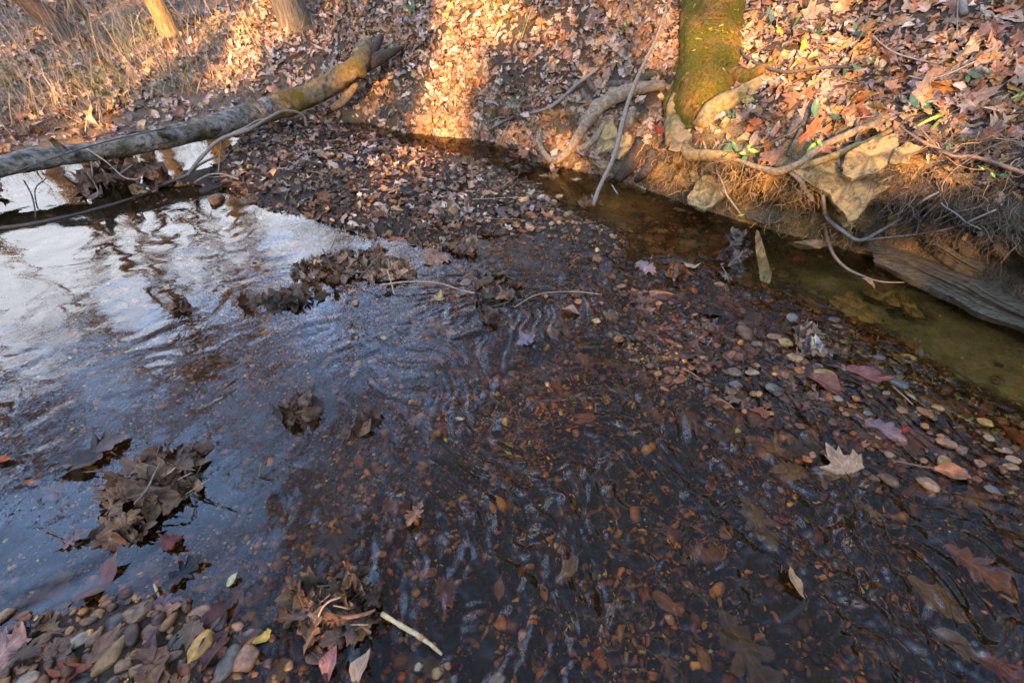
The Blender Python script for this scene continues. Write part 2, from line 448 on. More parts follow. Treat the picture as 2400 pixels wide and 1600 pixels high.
def water_material():
    m = bpy.data.materials.new('stream_water'); m.use_nodes = True; nt = m.node_tree
    for n in list(nt.nodes): nt.nodes.remove(n)
    out = nt.nodes.new('ShaderNodeOutputMaterial')
    g = N(nt, 'BsdfRefraction'); g.inputs['Color'].default_value = (.90, .76, .52, 1); g.inputs['IOR'].default_value = 1.333; g.inputs['Roughness'].default_value = 0
    gl = N(nt, 'BsdfGlossy'); gl.inputs['Roughness'].default_value = 0; gl.inputs['Color'].default_value = (1, 1, 1, 1)
    fr = N(nt, 'Fresnel'); fr.inputs['IOR'].default_value = 1.333; ms = N(nt, 'MixShader')
    geo = N(nt, 'NewGeometry')
    wn = noise_node(nt, geo.outputs['Position'], 1.7, 3, .5)
    wa = N(nt, 'VectorMath', operation='MULTIPLY_ADD'); wa.inputs[1].default_value = (.5, .5, 0); nt.links.new(wn.outputs['Color'], wa.inputs[0]); nt.links.new(geo.outputs['Position'], wa.inputs[2])
    sub = N(nt, 'VectorMath', operation='SUBTRACT'); sub.inputs[1].default_value = (CEN_R[0] + .25, CEN_R[1] + .25, 0); nt.links.new(wa.outputs[0], sub.inputs[0])
    ln = N(nt, 'VectorMath', operation='LENGTH'); nt.links.new(sub.outputs[0], ln.inputs[0])
    sp = N(nt, 'SeparateXYZ'); nt.links.new(sub.outputs[0], sp.inputs[0])
    at = N(nt, 'Math', operation='ARCTAN2'); nt.links.new(sp.outputs[1], at.inputs[0]); nt.links.new(sp.outputs[0], at.inputs[1])
    cb = N(nt, 'CombineXYZ')
    m1 = N(nt, 'Math', operation='MULTIPLY'); m1.inputs[1].default_value = 16; nt.links.new(ln.outputs['Value'], m1.inputs[0])
    m2 = N(nt, 'Math', operation='MULTIPLY'); m2.inputs[1].default_value = 70; nt.links.new(at.outputs[0], m2.inputs[0])
    nt.links.new(m1.outputs[0], cb.inputs[0]); nt.links.new(m2.outputs[0], cb.inputs[1])
    n1 = noise_node(nt, cb.outputs[0], 1.0, 3, .55)
    n2 = noise_node(nt, geo.outputs['Position'], 16, 3, .5)
    n1b = noise_node(nt, cb.outputs[0], 2.6, 2, .5)
    ad0 = N(nt, 'Math', operation='MULTIPLY_ADD'); ad0.inputs[1].default_value = .25; nt.links.new(n1b.outputs[0], ad0.inputs[0]); nt.links.new(n1.outputs[0], ad0.inputs[2])
    ad = N(nt, 'Math', operation='MULTIPLY_ADD'); ad.inputs[1].default_value = .25; nt.links.new(n2.outputs[0], ad.inputs[0]); nt.links.new(ad0.outputs[0], ad.inputs[2])
    gs = N(nt, 'SeparateXYZ'); nt.links.new(geo.outputs['Position'], gs.inputs[0])
    mr = N(nt, 'MapRange'); mr.interpolation_type = 'SMOOTHSTEP'; nt.links.new(gs.outputs[0], mr.inputs[0])      # smooth glide on the left, choppy riffle on the right
    mr.inputs[1].default_value = -1.3; mr.inputs[2].default_value = .2; mr.inputs[3].default_value = .22; mr.inputs[4].default_value = 1.0
    mh = N(nt, 'Math', operation='MULTIPLY'); nt.links.new(ad.outputs[0], mh.inputs[0]); nt.links.new(mr.outputs[0], mh.inputs[1])
    bp = N(nt, 'Bump'); bp.inputs['Strength'].default_value = 1.0; bp.inputs['Distance'].default_value = WATER_BUMP
    nt.links.new(mh.outputs[0], bp.inputs['Height']); [nt.links.new(bp.outputs[0], x_.inputs['Normal']) for x_ in (g, gl, fr)]
    nt.links.new(fr.outputs[0], ms.inputs[0]); nt.links.new(g.outputs[0], ms.inputs[1]); nt.links.new(gl.outputs[0], ms.inputs[2])
    nt.links.new(ms.outputs[0], out.inputs[0])
    return m
WATER_BUMP = .0020
water = tag(obj('water', np.stack([WX.ravel(), WY.ravel(), WZ], -1), WF, water_material()), kind='structure')

# ------------------------------------------------------------------ leaves
HALF = {
 'maple': [(.03, -.40), (.20, -.46), (.27, -.32), (.47, -.34), (.42, -.17), (.66, .02), (.50, .06), (.56, .22), (.34, .13), (.24, .17), (.30, .40), (.19, .36), (.13, .52)],
 'oak':   [(.03, -.50), (.12, -.38), (.09, -.27), (.25, -.20), (.20, -.12), (.13, -.05), (.34, .08), (.30, .16), (.15, .17), (.26, .34), (.20, .40), (.11, .40), (.09, .52)],
 'beech': [(.05, -.48), (.14, -.38), (.22, -.22), (.26, -.05), (.25, .12), (.20, .28), (.12, .43), (.05, .54)],
 'simple': [(.14, -.40), (.27, -.12), (.22, .22), (.10, .44)],
 'star':  [(.10, -.42), (.34, -.30), (.24, -.12), (.55, .08), (.26, .14), (.18, .36)],
}
TIP = {'maple': .68, 'oak': .62, 'beech': .62, 'simple': .6, 'star': .6}

def leaf_template(kind, seed, hi=True):
    r = np.random.default_rng(seed)
    half = np.array(HALF[kind]); tip = TIP[kind]
    half = half + r.normal(0, .018 if hi else .03, half.shape)
    left = half[::-1] * (-1, 1) + r.normal(0, .015, half.shape)
    ol = np.concatenate([[(0, -.47)], half, [(0, tip)], left])
    n = len(ol)
    c = np.array([(0, -.06)])
    rings = [ol] + ([c + (ol - c) * .55] if hi else [])
    V = np.concatenate(rings + [c]); F = []
    for k in range(n):
        j = (k + 1) % n
        if hi:
            F += [(k, j, n + j), (k, n + j, n + k), (n + k, n + j, 2 * n)]
        else: F.append((k, j, n))
    x, y = V[:, 0], V[:, 1]
    fold = r.uniform(-.1, .55); cx = r.uniform(-.7, 1.0); cy = r.uniform(-.6, .9); tw = r.uniform(-.6, .6)
    z = fold * np.abs(x) + cx * x * x + cy * y * y + tw * x * y + .05 * np.sin(9 * x + r.uniform(0, 6)) + .05 * np.sin(8 * y + r.uniform(0, 6))
    V3 = np.stack([x, y, z - z.mean()], 1)
    vein = np.ones(len(V)); vein[np.abs(x) < .02] = 1.18
    if hi: vein[n:2 * n] *= .94
    if hi and kind != 'simple':                                   # stalk
        b = len(V3); zz = V3[0]
        V3 = np.concatenate([V3, [zz + (.014, 0, 0), zz + (-.014, 0, 0), zz + (.06 + r.uniform(-.1, .1), -.32, .06), zz + (.045, -.32, .06)]])
        F += [(b, b + 1, b + 2), (b, b + 2, b + 3)]; vein = np.concatenate([vein, [.8] * 4])
    return V3, np.array(F), vein

LEAF_HI = [leaf_template(k, s) for k in ('maple', 'oak', 'beech') for s in range(4)]
LEAF_LO = [leaf_template(k, s, False) for k in ('simple', 'star') for s in range(5)]

def frames(nrm, spin):
    n = nrm / np.linalg.norm(nrm, axis=1, keepdims=True)
    a = np.where(np.abs(n[:, 2:3]) < .95, np.array([[0, 0, 1.]]), np.array([[1., 0, 0]]))
    t = np.cross(a, n); t /= np.linalg.norm(t, axis=1, keepdims=True)
    b = np.cross(n, t); c, s = np.cos(spin)[:, None], np.sin(spin)[:, None]
    X = t * c + b * s; Y = np.cross(n, X)
    return np.stack([X, Y, n], 2)                                  # columns

def merge_instances(temps, which, pos, R, scale, col, jitter=.0):
    """bakes copies of small templates into one vertex / face / colour set"""
    Vs, Fs, Cs, off = [], [], [], 0
    for k, (tv, tf, tc) in enumerate(temps):
        m = which == k
        if not m.any(): continue
        p, r, s, c = pos[m], R[m], scale[m], col[m]
        v = np.einsum('nij,nvj->nvi', r, tv[None] * s[:, None, :]) + p[:, None]
        cc = c[:, None, :] * tc[None, :, None]
        f = tf[None] + (np.arange(m.sum()) * len(tv))[:, None, None] + off
        Vs.append(v.reshape(-1, 3)); Fs.append(f.reshape(-1, tf.shape[1])); Cs.append(cc.reshape(-1, 3)); off += v.shape[0] * v.shape[1]
    global LC
    LC = np.concatenate([np.tile(temps[k][0], (int((which == k).sum()), 1)) for k in range(len(temps)) if (which == k).any()])
    return np.concatenate(Vs), np.concatenate(Fs), np.concatenate(Cs)

PAL_DRY = np.array([(.33, .165, .085), (.36, .21, .13), (.25, .125, .07), (.40, .27, .18), (.42, .19, .06), (.30, .20, .14), (.20, .11, .07), (.44, .31, .21), (.23, .16, .12), (.35, .13, .05), (.45, .26, .10), (.42, .32, .25), (.36, .26, .20), (.46, .35, .28), (.38, .27, .21), (.27, .2, .16)])
PAL_DRY = PAL_DRY * .78 + PAL_DRY.mean(1, keepdims=True) * np.array([.17, .12, .08])
PAL_WET = np.array([(.08, .042, .022), (.11, .05, .022), (.06, .037, .024), (.08, .055, .038), (.14, .065, .027), (.05, .032, .022), (.12, .072, .045), (.09, .036, .018)])
PAL_PEB = np.array([(.20, .11, .05), (.28, .17, .075), (.13, .085, .055), (.10, .08, .07), (.24, .12, .05), (.33, .23, .12), (.085, .06, .045), (.17, .10, .065), (.30, .20, .13), (.12, .1, .095), (.22, .10, .045)])

def pick(pal, n, sig=.16):
    c = pal[rng.integers(0, len(pal), n)]
    return np.clip(c * np.exp(rng.normal(0, sig, (n, 1))) * np.exp(rng.normal(0, .05, (n, 3))), .01, .7)

# faces of the ground the lens (or a step beside it) can see, for scattering
FC = GV[GF].mean(1)
ea = GV[GF[:, 1]] - GV[GF[:, 0]]; eb = GV[GF[:, 3]] - GV[GF[:, 0]]
FNv = np.cross(ea, eb); FA = np.linalg.norm(FNv, axis=1); FN = FNv / np.maximum(FA, 1e-12)[:, None]
rel = FC - CAM
dep = rel[:, 1] * CP - rel[:, 2] * SP
uu = rel[:, 0] / np.maximum(dep, .05); vv = (rel[:, 1] * SP + rel[:, 2] * CP) / np.maximum(dep, .05)
VIEW = (dep > .3) & (np.abs(uu) < 1.32) & (np.abs(vv) < .98) & (dep < 16)
F0 = np.stack([GX.ravel(), GY.ravel()], 1)[GF].mean(1)
D_, ATT_, NRM_, SPAR = shore_query(F0[:, 0], F0[:, 1])
BARSD = poly_sd(FC[:, 0], FC[:, 1], BAR)
FORESD = poly_sd(FC[:, 0], FC[:, 1], FORE)
RIFSD = poly_sd(FC[:, 0], FC[:, 1], RIFFLE)

def scatter(density):
    """density per square metre for every ground face -> points and normals"""
    lam = np.where(VIEW, density * FA, 0)
    cnt = rng.poisson(lam)
    i = np.repeat(np.arange(len(FC)), cnt)
    a, b = rng.random(len(i))[:, None], rng.random(len(i))[:, None]
    q = GV[GF[i]]
    p = q[:, 0] * (1 - a) * (1 - b) + q[:, 1] * a * (1 - b) + q[:, 2] * a * b + q[:, 3] * (1 - a) * b
    return p, FN[i], i

def leaf_cloud(name, p, n, size, pal, mat, temps, tilt=.35, lift=.012, label=None, sig=.16, cat='leaves', tint=None, flat=1.0):
    m = len(p)
    nn = n + rng.normal(0, tilt, (m, 3)); nn[:, 2] += .15
    R = frames(nn, rng.uniform(0, 6.283, m))
    s = size * np.exp(rng.normal(-.04, .38, m)); s3 = np.stack([s * rng.uniform(.8, 1.1, m), s, s * rng.uniform(.5, 1.6, m) * flat], 1)
    col = pick(pal, m, sig) if tint is None else tint
    pos = p + n * (rng.uniform(0, lift, m) + .004)[:, None]
    V, F, C = merge_instances(temps, rng.integers(0, len(temps), m), pos, R, s3, col)
    return tag(obj(name, V, F, mat, C, lc=LC), label, cat, kind='stuff')

# ---- leaf litter: the steep bank, near and far; the flat woods on the left; the bar; leaves under water
cl = fbm(FC * 2.2, 3, 41); cl2 = fbm(FC * 7, 2, 42)
bank = (D_ > -.01) & (SPAR < 10.8)
wallm = (D_ > 0) & (D_ < ATT_[:, 1] * 1.02)
near = np.linalg.norm(rel, axis=1)
bare = np.clip(1.05 + .9 * cl + .5 * cl2, .22, 1.9)
d_bank = np.where(bank & ~wallm, np.where(SPAR > 5.0, 1000, 820) * bare, 0)
d_bank = np.where(wallm & bank & (SPAR > 5.6), 950 * np.clip(1 + 1.0 * cl + .8 * cl2, .15, 2), d_bank)
d_bank = np.where(wallm & bank & (SPAR <= 5.6), np.where(D_ > ATT_[:, 1] * .72, 260, 12), d_bank)
lip = bank & (D_ > ATT_[:, 1] * .8) & (D_ < ATT_[:, 1] + .14) & (SPAR < 5.6)
d_bank = np.where(lip, d_bank * .8, d_bank)
p, n, i = scatter(np.where(near < 3.4, d_bank * .85, 0))
leaf_cloud('leaf_litter', p, n, .056, PAL_DRY, M['litter'], LEAF_HI, .42, .022, 'tan and russet fallen leaves covering the steep bank on the right', .2)
p, n, i = scatter(np.where(near >= 3.4, d_bank * 1.35, 0))
leaf_cloud('leaf_litter', p, n, .052, PAL_DRY * 1.0, M['litter'], LEAF_LO, .5, .022, 'brown fallen leaves covering the steep bank behind the gravel bar', .24)
d_left = np.where((D_ > .03) & (SPAR >= 10.8), np.clip(330 * (1 + .7 * cl), 30, 600) * np.clip(1.25 - .06 * near, .4, 1), 0)
d_left = np.where(near > 8, d_left * .5, d_left)
p, n, i = scatter(d_left * 1.3)
leaf_cloud('leaf_litter', p, n, .058, PAL_DRY * 1.05 + .03, M['litter'], LEAF_LO, .5, .02, 'pinkish brown leaf litter on the gentle slope behind the fallen log', .22)
wetk = np.clip(BARSD / .3, 0, 1)
d_barl = np.where(BARSD > -.06, np.clip(560 - 260 * smooth(-.6, .5, FC[:, 0]) + 260 * cl, 60, 900), 0) * np.where(FC[:, 0] > .25, .28, 1)
p, n, i = scatter(d_barl * .8)
col = pick(PAL_DRY * .82, len(p), .36); wet = pick(PAL_WET, len(p), .2)
k = (rng.random(len(p)) < .95 - .62 * wetk[i])[:, None]
leaf_cloud('leaf_litter', p, n, .052, None, M['wetleaf'], LEAF_LO, .42, .016, 'damp dark and tan leaves strewn over the gravel bar', tint=np.where(k, wet, col))
sub = (FC[:, 2] < -.015) & (D_ < -.05)
chan_ = (D_ > -.5) & (SPAR > 1) & (SPAR < 7.5)
d_sub = np.where(sub & ~chan_, np.clip(16 + 26 * cl, 1, 60), 0)
d_sub = np.where(sub & chan_, 3, d_sub)
d_sub = np.where(RIFSD > -.15, 120, d_sub); d_sub = np.where(FORESD > -.1, 75, d_sub); d_sub = np.where((SPAR > 3.7) & (SPAR < 5.3) & (D_ > -.6) & (D_ < -.04), 150, d_sub)
p, n, i = scatter(d_sub)
leaf_cloud('sunken_leaves', p, n, .075, np.array([(.20, .075, .03), (.15, .065, .035), (.10, .055, .035), (.20, .12, .06), (.08, .05, .035), (.16, .075, .045)]), M['wetleaf'], LEAF_HI, .2, .012, 'reddish brown leaves lying under the shallow water', .2, flat=.5)

# ---- gravel
def rock_template(seed, sub_, ang=.25, amp=.22):
    bpy_v = []
    import bmesh
    bm = bmesh.new(); bmesh.ops.create_icosphere(bm, subdivisions=sub_, radius=1.0)
    V = np.array([v.co[:] for v in bm.verts]); F = np.array([[v.index for v in f.verts] for f in bm.faces]); bm.free()
    r = np.random.default_rng(seed)
    d = fbm(V * 1.1 + seed * 3.7, 3, seed) * amp
    V = V * (1 + d)[:, None]
    for _ in range(int(ang * 24)):                                 # worn facets
        nrm = r.normal(size=3); nrm /= np.linalg.norm(nrm); c = r.uniform(.62, .95)
        over = V @ nrm - c
        V = V - np.outer(np.maximum(over, 0) * .8, nrm)
    return V, F, np.ones(len(V))

PEB = [rock_template(s, 1, .15) for s in range(6)]
TWIGT = [(np.array([(-.5, -.012, 0), (-.5, .012, .0), (-.5, 0, .02), (.1, -.012, .03 + .02 * k), (.1, .012, .03 + .02 * k), (.1, 0, .055 + .02 * k), (.5, .05 * k, .02)]), np.array([(0, 3, 4), (0, 4, 1), (1, 4, 5), (1, 5, 2), (2, 5, 3), (2, 3, 0), (3, 6, 4), (4, 6, 5), (5, 6, 3)]), np.ones(7)) for k in range(3)]
def gravel(name, dens, size, pal, mat, label, sink=.25, temps=PEB, sig=.3):
    p, n, i = scatter(dens); m = len(p)
    s = size * np.exp(rng.normal(0, .42, m))
    s3 = np.stack([s * rng.uniform(.9, 1.5, m), s * rng.uniform(.7, 1.0, m), s * rng.uniform(.4, .75, m)], 1)
    nn = n + rng.normal(0, .25, (m, 3))
    V, F, C = merge_instances(temps, rng.integers(0, len(temps), m), p + n * (s3[:, 2] * (1 - 2 * sink))[:, None], frames(nn, rng.uniform(0, 6.28, m)), s3, pick(pal, m, sig))
    return tag(obj(name, V, F, mat, C), label, 'gravel', kind='stuff')

inbed = (D_ < -.02)
farf = np.clip(1.7 - near * .28, .25, 1.2)
d_bed = np.where(inbed & (FC[:, 2] < .0), 900 * farf, 0) * np.where(chan_ & ~((SPAR > 3.7) & (SPAR < 5.2)), .06, 1) * np.clip(1 + .8 * cl, .3, 2)
d_bed = np.where(FC[:, 0] < -1.6, d_bed * .3, d_bed)
gravel('gravel', d_bed * 1.5, .0085, PAL_PEB * np.array([.95, .58, .24]), M['wetstone'], 'orange and brown gravel on the bed of the stream', sig=.65)
d_bar = np.where(BARSD > -.05, 1100 * (.3 + .7 * smooth(-.9, .3, FC[:, 0])), 0)
gravel('gravel', np.where(near < 3.0, d_bed * 3.6 * np.clip(1 + 1.4 * fbm(FC * 3.1, 3, 47), .1, 2.4), 0), .0042, PAL_PEB * np.array([1.5, .9, .34]), M['wetstone'], 'fine golden grit on the bed of the stream', sig=.7)
gravel('gravel', d_bar, .0100, PAL_PEB * np.array([.9, .75, .58]), M['pebble'], 'small tan gravel of the bar in midstream')
GOLD = P2([(1880, 800), (2150, 940), (2420, 1090), (2420, 985), (2180, 850), (1960, 755)], -.03)
gsd = poly_sd(FC[:, 0], FC[:, 1], GOLD)
gravel('gravel', np.where(gsd > -.05, 2600 * np.clip(.7 + gsd / .2, .2, 1.2), 0), .0085, np.array([(.42, .26, .08), (.34, .2, .06), (.5, .36, .16), (.24, .13, .05), (.3, .22, .1), (.12, .08, .045)]), M['wetstone'], 'golden gravel along the edge of the shady pool', sig=.35)
d_rif = np.where(RIFSD > -.1, 900, 0) + np.where(FORESD > -.12, 900, 0)
gravel('gravel', d_rif, .0100, PAL_PEB * np.array([.64, .45, .30]), M['wetstone'], 'wet pebbles breaking the surface of the shallows', temps=[rock_template(s, 2, .3) for s in range(8)])

p, n, i = scatter(np.where(d_bank > 100, 34, 0) + np.where(lf_ := (D_ > .03) & (SPAR >= 10.8), 12, 0) + np.where(BARSD > 0, 16, 0)); m = len(p)
tw = .13 * np.exp(rng.normal(0, .5, m))
V, F, C = merge_instances(TWIGT, rng.integers(0, 3, m), p + n * .022, frames(n + rng.normal(0, .25, (m, 3)), rng.uniform(0, 6.28, m)), np.stack([tw, np.full(m, .13), np.full(m, .2)], 1), pick(np.array([(.16, .11, .075), (.28, .2, .14), (.09, .065, .05), (.36, .27, .18)]), m))
tag(obj('twig_litter', V, F, attr_mat('twig_litter', .75, .4, 60, 0), C), 'bits of dead twig scattered through the fallen leaves', 'twigs', kind='stuff')

# ------------------------------------------------------------------ tubes
def spline(P, n_per=6):
    P = np.asarray(P, float)
    if len(P) < 3:
        t = np.linspace(0, 1, n_per + 1)[:, None]; return P[0] * (1 - t) + P[1] * t
    Q = np.concatenate([[2 * P[0] - P[1]], P, [2 * P[-1] - P[-2]]]); out = []
    for k in range(len(P) - 1):
        p0, p1, p2, p3 = Q[k:k + 4]
        for t in np.linspace(0, 1, n_per, endpoint=False):
            out.append(.5 * ((2 * p1) + (-p0 + p2) * t + (2 * p0 - 5 * p1 + 4 * p2 - p3) * t**2 + (-p0 + 3 * p1 - 3 * p2 + p3) * t**3))
    out.append(P[-1]); return np.array(out)

def tube(P, R, ns=10, rough=0.0, seed=0, cap=True, flat=None):
    """P (n,3), R (n,) -> verts, [quads, tris]"""
    P = np.asarray(P, float); R = np.asarray(R, float); n = len(P)
    T = np.gradient(P, axis=0); T /= np.maximum(np.linalg.norm(T, axis=1, keepdims=True), 1e-9)
    a = np.array([0, 0, 1.]) if abs(T[0, 2]) < .9 else np.array([1., 0, 0])
    u = np.cross(T[0], a); u /= np.linalg.norm(u); U = [u]
    for k in range(1, n):
        u = U[-1] - T[k] * np.dot(U[-1], T[k]); U.append(u / max(np.linalg.norm(u), 1e-9))
    U = np.array(U); W = np.cross(T, U)
    th = np.linspace(0, 2 * np.pi, ns, endpoint=False)
    c, s = np.cos(th)[None, :, None], np.sin(th)[None, :, None]
    D = U[:, None] * c + W[:, None] * s
    rr = np.repeat(R[:, None], ns, 1)
    if rough:
        q = (P[:, None] + D * R[:, None, None]).reshape(-1, 3)
        rs = max(float(np.median(R)), .004)
        k = fbm(q / (rs * 2.2) + seed, 3, 50 + seed).reshape(n, ns)
        rr = rr * (1 + rough * k)
    V = (P[:, None] + D * rr[..., None]).reshape(-1, 3)
    i = np.arange(n * ns).reshape(n, ns); j = np.roll(i, -1, 1)
    Q = np.stack([i[:-1], j[:-1], j[1:], i[1:]], -1).reshape(-1, 4)
    if not cap: return V, Q, np.zeros((0, 3), int)
    b = len(V); V = np.concatenate([V, [P[0], P[-1]]])
    Tr = np.concatenate([np.stack([j[0], i[0], np.full(ns, b)], -1), np.stack([i[-1], j[-1], np.full(ns, b + 1)], -1)])
    return V, Q, Tr

class Shape:
    """collects tubes and patches for ONE mesh"""
    def __init__(s): s.V, s.Q, s.T, s.C, s.n = [], [], [], [], 0
    def add(s, V, Q=None, T=None, col=(1, 1, 1)):
        V = np.asarray(V); s.V.append(V)
        if Q is not None and len(Q): s.Q.append(np.asarray(Q) + s.n)
        if T is not None and len(T): s.T.append(np.asarray(T) + s.n)
        s.C.append(np.tile(np.asarray(col, float), (len(V), 1)) if np.ndim(col) == 1 else col); s.n += len(V); return s
    def tube(s, P, R, ns=8, col=(1, 1, 1), rough=0., seed=0, smooth_n=5):
        P = np.asarray(P, float); R = np.asarray(R, float)
        if R.ndim == 0: R = np.full(len(P), float(R))
        if smooth_n: 
            Rn = np.interp(np.linspace(0, 1, (len(P) - 1) * smooth_n + 1), np.linspace(0, 1, len(P)), R); P = spline(P, smooth_n)
            R = Rn if len(Rn) == len(P) else np.interp(np.linspace(0, 1, len(P)), np.linspace(0, 1, len(R)), R)
        return s.add(*tube(P, R, ns, rough, seed), col)
    def build(s, name, mat, parent=None, base=None, smooth_=True):
        F = ([np.concatenate(s.Q)] if s.Q else []) + ([np.concatenate(s.T)] if s.T else [])
        return obj(name, np.concatenate(s.V), F, mat, np.concatenate(s.C), smooth_, parent, base)

def px_path(pts, push=.03, water=False):
    """points of the photograph laid on the ground behind them, pulled 'push' metres off it"""
    out = []
    for q in pts:
        pp = q[2] if len(q) > 2 else push
        out.append(hit(q[0], q[1], pp, water)[0])
    return np.array(out)

def px_rad(P, w):
    """half-widths in metres of strokes w pixels wide at those points"""
    dep = (P[:, 1]) * CP - (P[:, 2] - CAMH) * SP
    w = np.full(len(P), w, float) if np.ndim(w) == 0 else np.asarray(w, float)
    return w * dep / FPX / 2

def stick(name, pts, w, label, cat, mat='twig', col=(.2, .15, .11), push=.03, rough=.12, ns=8, water=False, extra=None, group=None, P=None, part=None):
    P = px_path(pts, push, water) if P is None else np.array(P)
    s = Shape(); s.tube(P, px_rad(P, w), ns, col, rough, seed=len(pts))
    for e in extra or []:
        Pe = px_path(e[0], e[2] if len(e) > 2 else push, water) if not isinstance(e[0], np.ndarray) else e[0]
        s.tube(Pe, px_rad(Pe, e[1]), 6, col, rough)
    base = P[0]
    return tag(s.build(name, M[mat], None, base), label, cat, group)

def wiggle(P, amp, n=4, seed=0):
    P = spline(P, n); r = np.random.default_rng(seed)
    k = np.sin(np.linspace(0, np.pi, len(P)))[:, None] * .5 + .5
    return P + r.normal(0, amp, P.shape) * k

# ------------------------------------------------------------------ bare trees
def grow(base, dirv, length, r0, seed, levels=3, up=.25, limbs=(7, 5, 4), start=.35, spread=.9, wob=.06):
    """-> [(P, R, level)]"""
    r = np.random.default_rng(seed); out = []
    def branch(p, d, L, rad, lv):
        n = max(4, int(7 - lv)); P = [np.array(p, float)]; d = d / np.linalg.norm(d)
        for k in range(n):
            d = d + r.normal(0, wob * (1 + lv), 3) + np.array([0, 0, up * .12 * (lv > 0)]); d /= np.linalg.norm(d)
            P.append(P[-1] + d * L / n)
        P = np.array(P); R = rad * np.linspace(1, .30 if lv else .22, len(P)); out.append((P, R, lv))
        if lv >= levels: return
        for k in range(limbs[lv]):
            t = r.uniform(start if lv == 0 else .25, .98); q = t * (len(P) - 1); i = min(int(q), len(P) - 2); f = q - i
            pos = P[i] * (1 - f) + P[i + 1] * f; dd = P[i + 1] - P[i]; dd /= np.linalg.norm(dd)
            side = r.normal(size=3); side -= dd * np.dot(side, dd); side /= np.linalg.norm(side)
            branch(pos, dd * (1 - spread * .55) + side * spread * r.uniform(.6, 1.1) + np.array([0, 0, .25]), L * r.uniform(.32, .55) * (1.15 - .5 * t), np.interp(q, np.arange(len(R)), R) * r.uniform(.45, .65), lv + 1)
    branch(base, np.asarray(dirv, float), length, r0, 0)
    return out

def crown_shape(parts, seed, leaf_n=0, leaf_pal=None, leaf_size=.07, col=(.30, .22, .15), shape=None):
    s = shape or Shape(); tips = []
    for P, R, lv in parts:
        if lv == 0: continue
        s.add(*tube(P, np.maximum(R, .004), 5 if lv == 1 else 3, cap=False)[:2], None, col)
        if lv >= 2: tips.append(P)
    if leaf_n and tips:
        T = np.concatenate(tips); r = np.random.default_rng(seed)
        p = T[r.integers(0, len(T), leaf_n)] + r.normal(0, .12, (leaf_n, 3))
        sc = leaf_size * np.exp(r.normal(0, .3, leaf_n))
        V, F, C = merge_instances(LEAF_LO, r.integers(0, len(LEAF_LO), leaf_n), p, frames(r.normal(size=(leaf_n, 3)), r.uniform(0, 6, leaf_n)), np.stack([sc] * 3, 1), pick(leaf_pal, leaf_n))
        s.add(V, None, F, C)
    return s

PAL_TAN = np.array([(.50, .33, .15), (.56, .38, .18), (.42, .26, .11), (.60, .42, .24)])

def bare_tree(name, base, dirv, h, r0, seed, bark, label, leaf_n=500, limbs=(8, 6, 4), start=.3, flare=1.5, col=(.36, .27, .19), sink=.15):
    base = np.asarray(base, float); dirv = np.asarray(dirv, float)
    parts = grow(base - np.array([0, 0, sink]), dirv, h, r0, seed, 3, limbs=limbs, start=start)
    root = empty(name, base, label, 'tree')
    P, R, _ = parts[0]
    Pn = spline(P, 10); Rn = np.interp(np.linspace(0, 1, len(Pn)), np.linspace(0, 1, len(R)), R)
    hgt = np.linspace(0, 1, len(Pn)) * h
    Rn = Rn * (1 + (flare - 1) * np.exp(-hgt / .22))
    s = Shape(); s.add(*tube(Pn, Rn, 18, .10, seed)); s.build('trunk', M[bark], root, base)
    crown_shape(parts, seed, leaf_n, PAL_TAN, .085, col).build('crown', M['crown'], root, base, False)
    return root

def tree_at(px, py, **k):
    return hit(px, py, 0, False)[0]

# the trees whose feet are in the picture
bare_tree('snag_tree', hit(408, 82)[0], (-.16, -.02, 1), 8.5, .095, 3, 'sunbark', 'slim pale yellow sunlit trunk standing alone on the leafy slope beyond the log', 900, start=.42)
bare_tree('grey_tree', hit(700, 58)[0], (-.10, .02, 1), 10, .150, 5, 'greybark', 'stout grey trunk with a mossy foot at the edge of the sunlit strip', 900, start=.4)
bare_tree('pale_tree', hit(200, 36)[0], (-.10, .0, 1), 8, .07, 8, 'greybark', 'thin pale grey trunk far back among the dry brush', 700, start=.4)
bare_tree('leaning_tree', hit(205, 95)[0], (-.75, .10, 1), 9, .10, 9, 'darkroot', 'dull brown trunk leaning left out of the dry brush', 500, start=.4)

# ------------------------------------------------------------------ the mossy tree over the stream
base = hit(1650, 285, 0)[0]
tc_t = base[1] * CP - (base[2] - CAMH) * SP
def tpt(px, py, t): return CAM + ray(px, py) * t
tr_px = [(1644, 345, 2.86, 95), (1647, 305, 2.9, 138), (1652, 245, 2.94, 160), (1660, 180, 3.0, 152), (1664, 100, 3.08, 140), (1666, 0, 3.2, 139), (1668, -130, 3.4, 134)]
shift = tc_t + .02 - 2.87
shift += .09
P = np.array([tpt(a, b, t + shift) for a, b, t, w in tr_px]); R = px_rad(P, [w for *_, w in tr_px])
top = P[-1]; d = np.array([-.04, .05, 1.0]); P = np.concatenate([P, [top + d * 1.2, top + d * 3.0, top + d * 6 + (.3, -.1, 0), top + d * 10]]); R = np.concatenate([R, [.17, .15, .11, .05]])
tree = empty('mossy_tree', base, 'thick tree trunk furred with golden green moss leaning over the undercut bank', 'tree')
Pn = spline(P, 14); Rn = np.interp(np.linspace(0, 1, len(Pn)), np.linspace(0, 1, len(R)), R)
V, Q, T = tube(Pn, Rn, 64, .09, 4)
ang = np.arctan2(V[:, 1] - np.interp(V[:, 2], Pn[:, 2], Pn[:, 1]), V[:, 0] - np.interp(V[:, 2], Pn[:, 2], Pn[:, 0]))
cx_, cy_ = np.interp(V[:, 2], Pn[:, 2], Pn[:, 0]), np.interp(V[:, 2], Pn[:, 2], Pn[:, 1])
rid = fbm(np.stack([V[:, 0] * 26, V[:, 1] * 26, V[:, 2] * 3.2], 1), 4, 81)
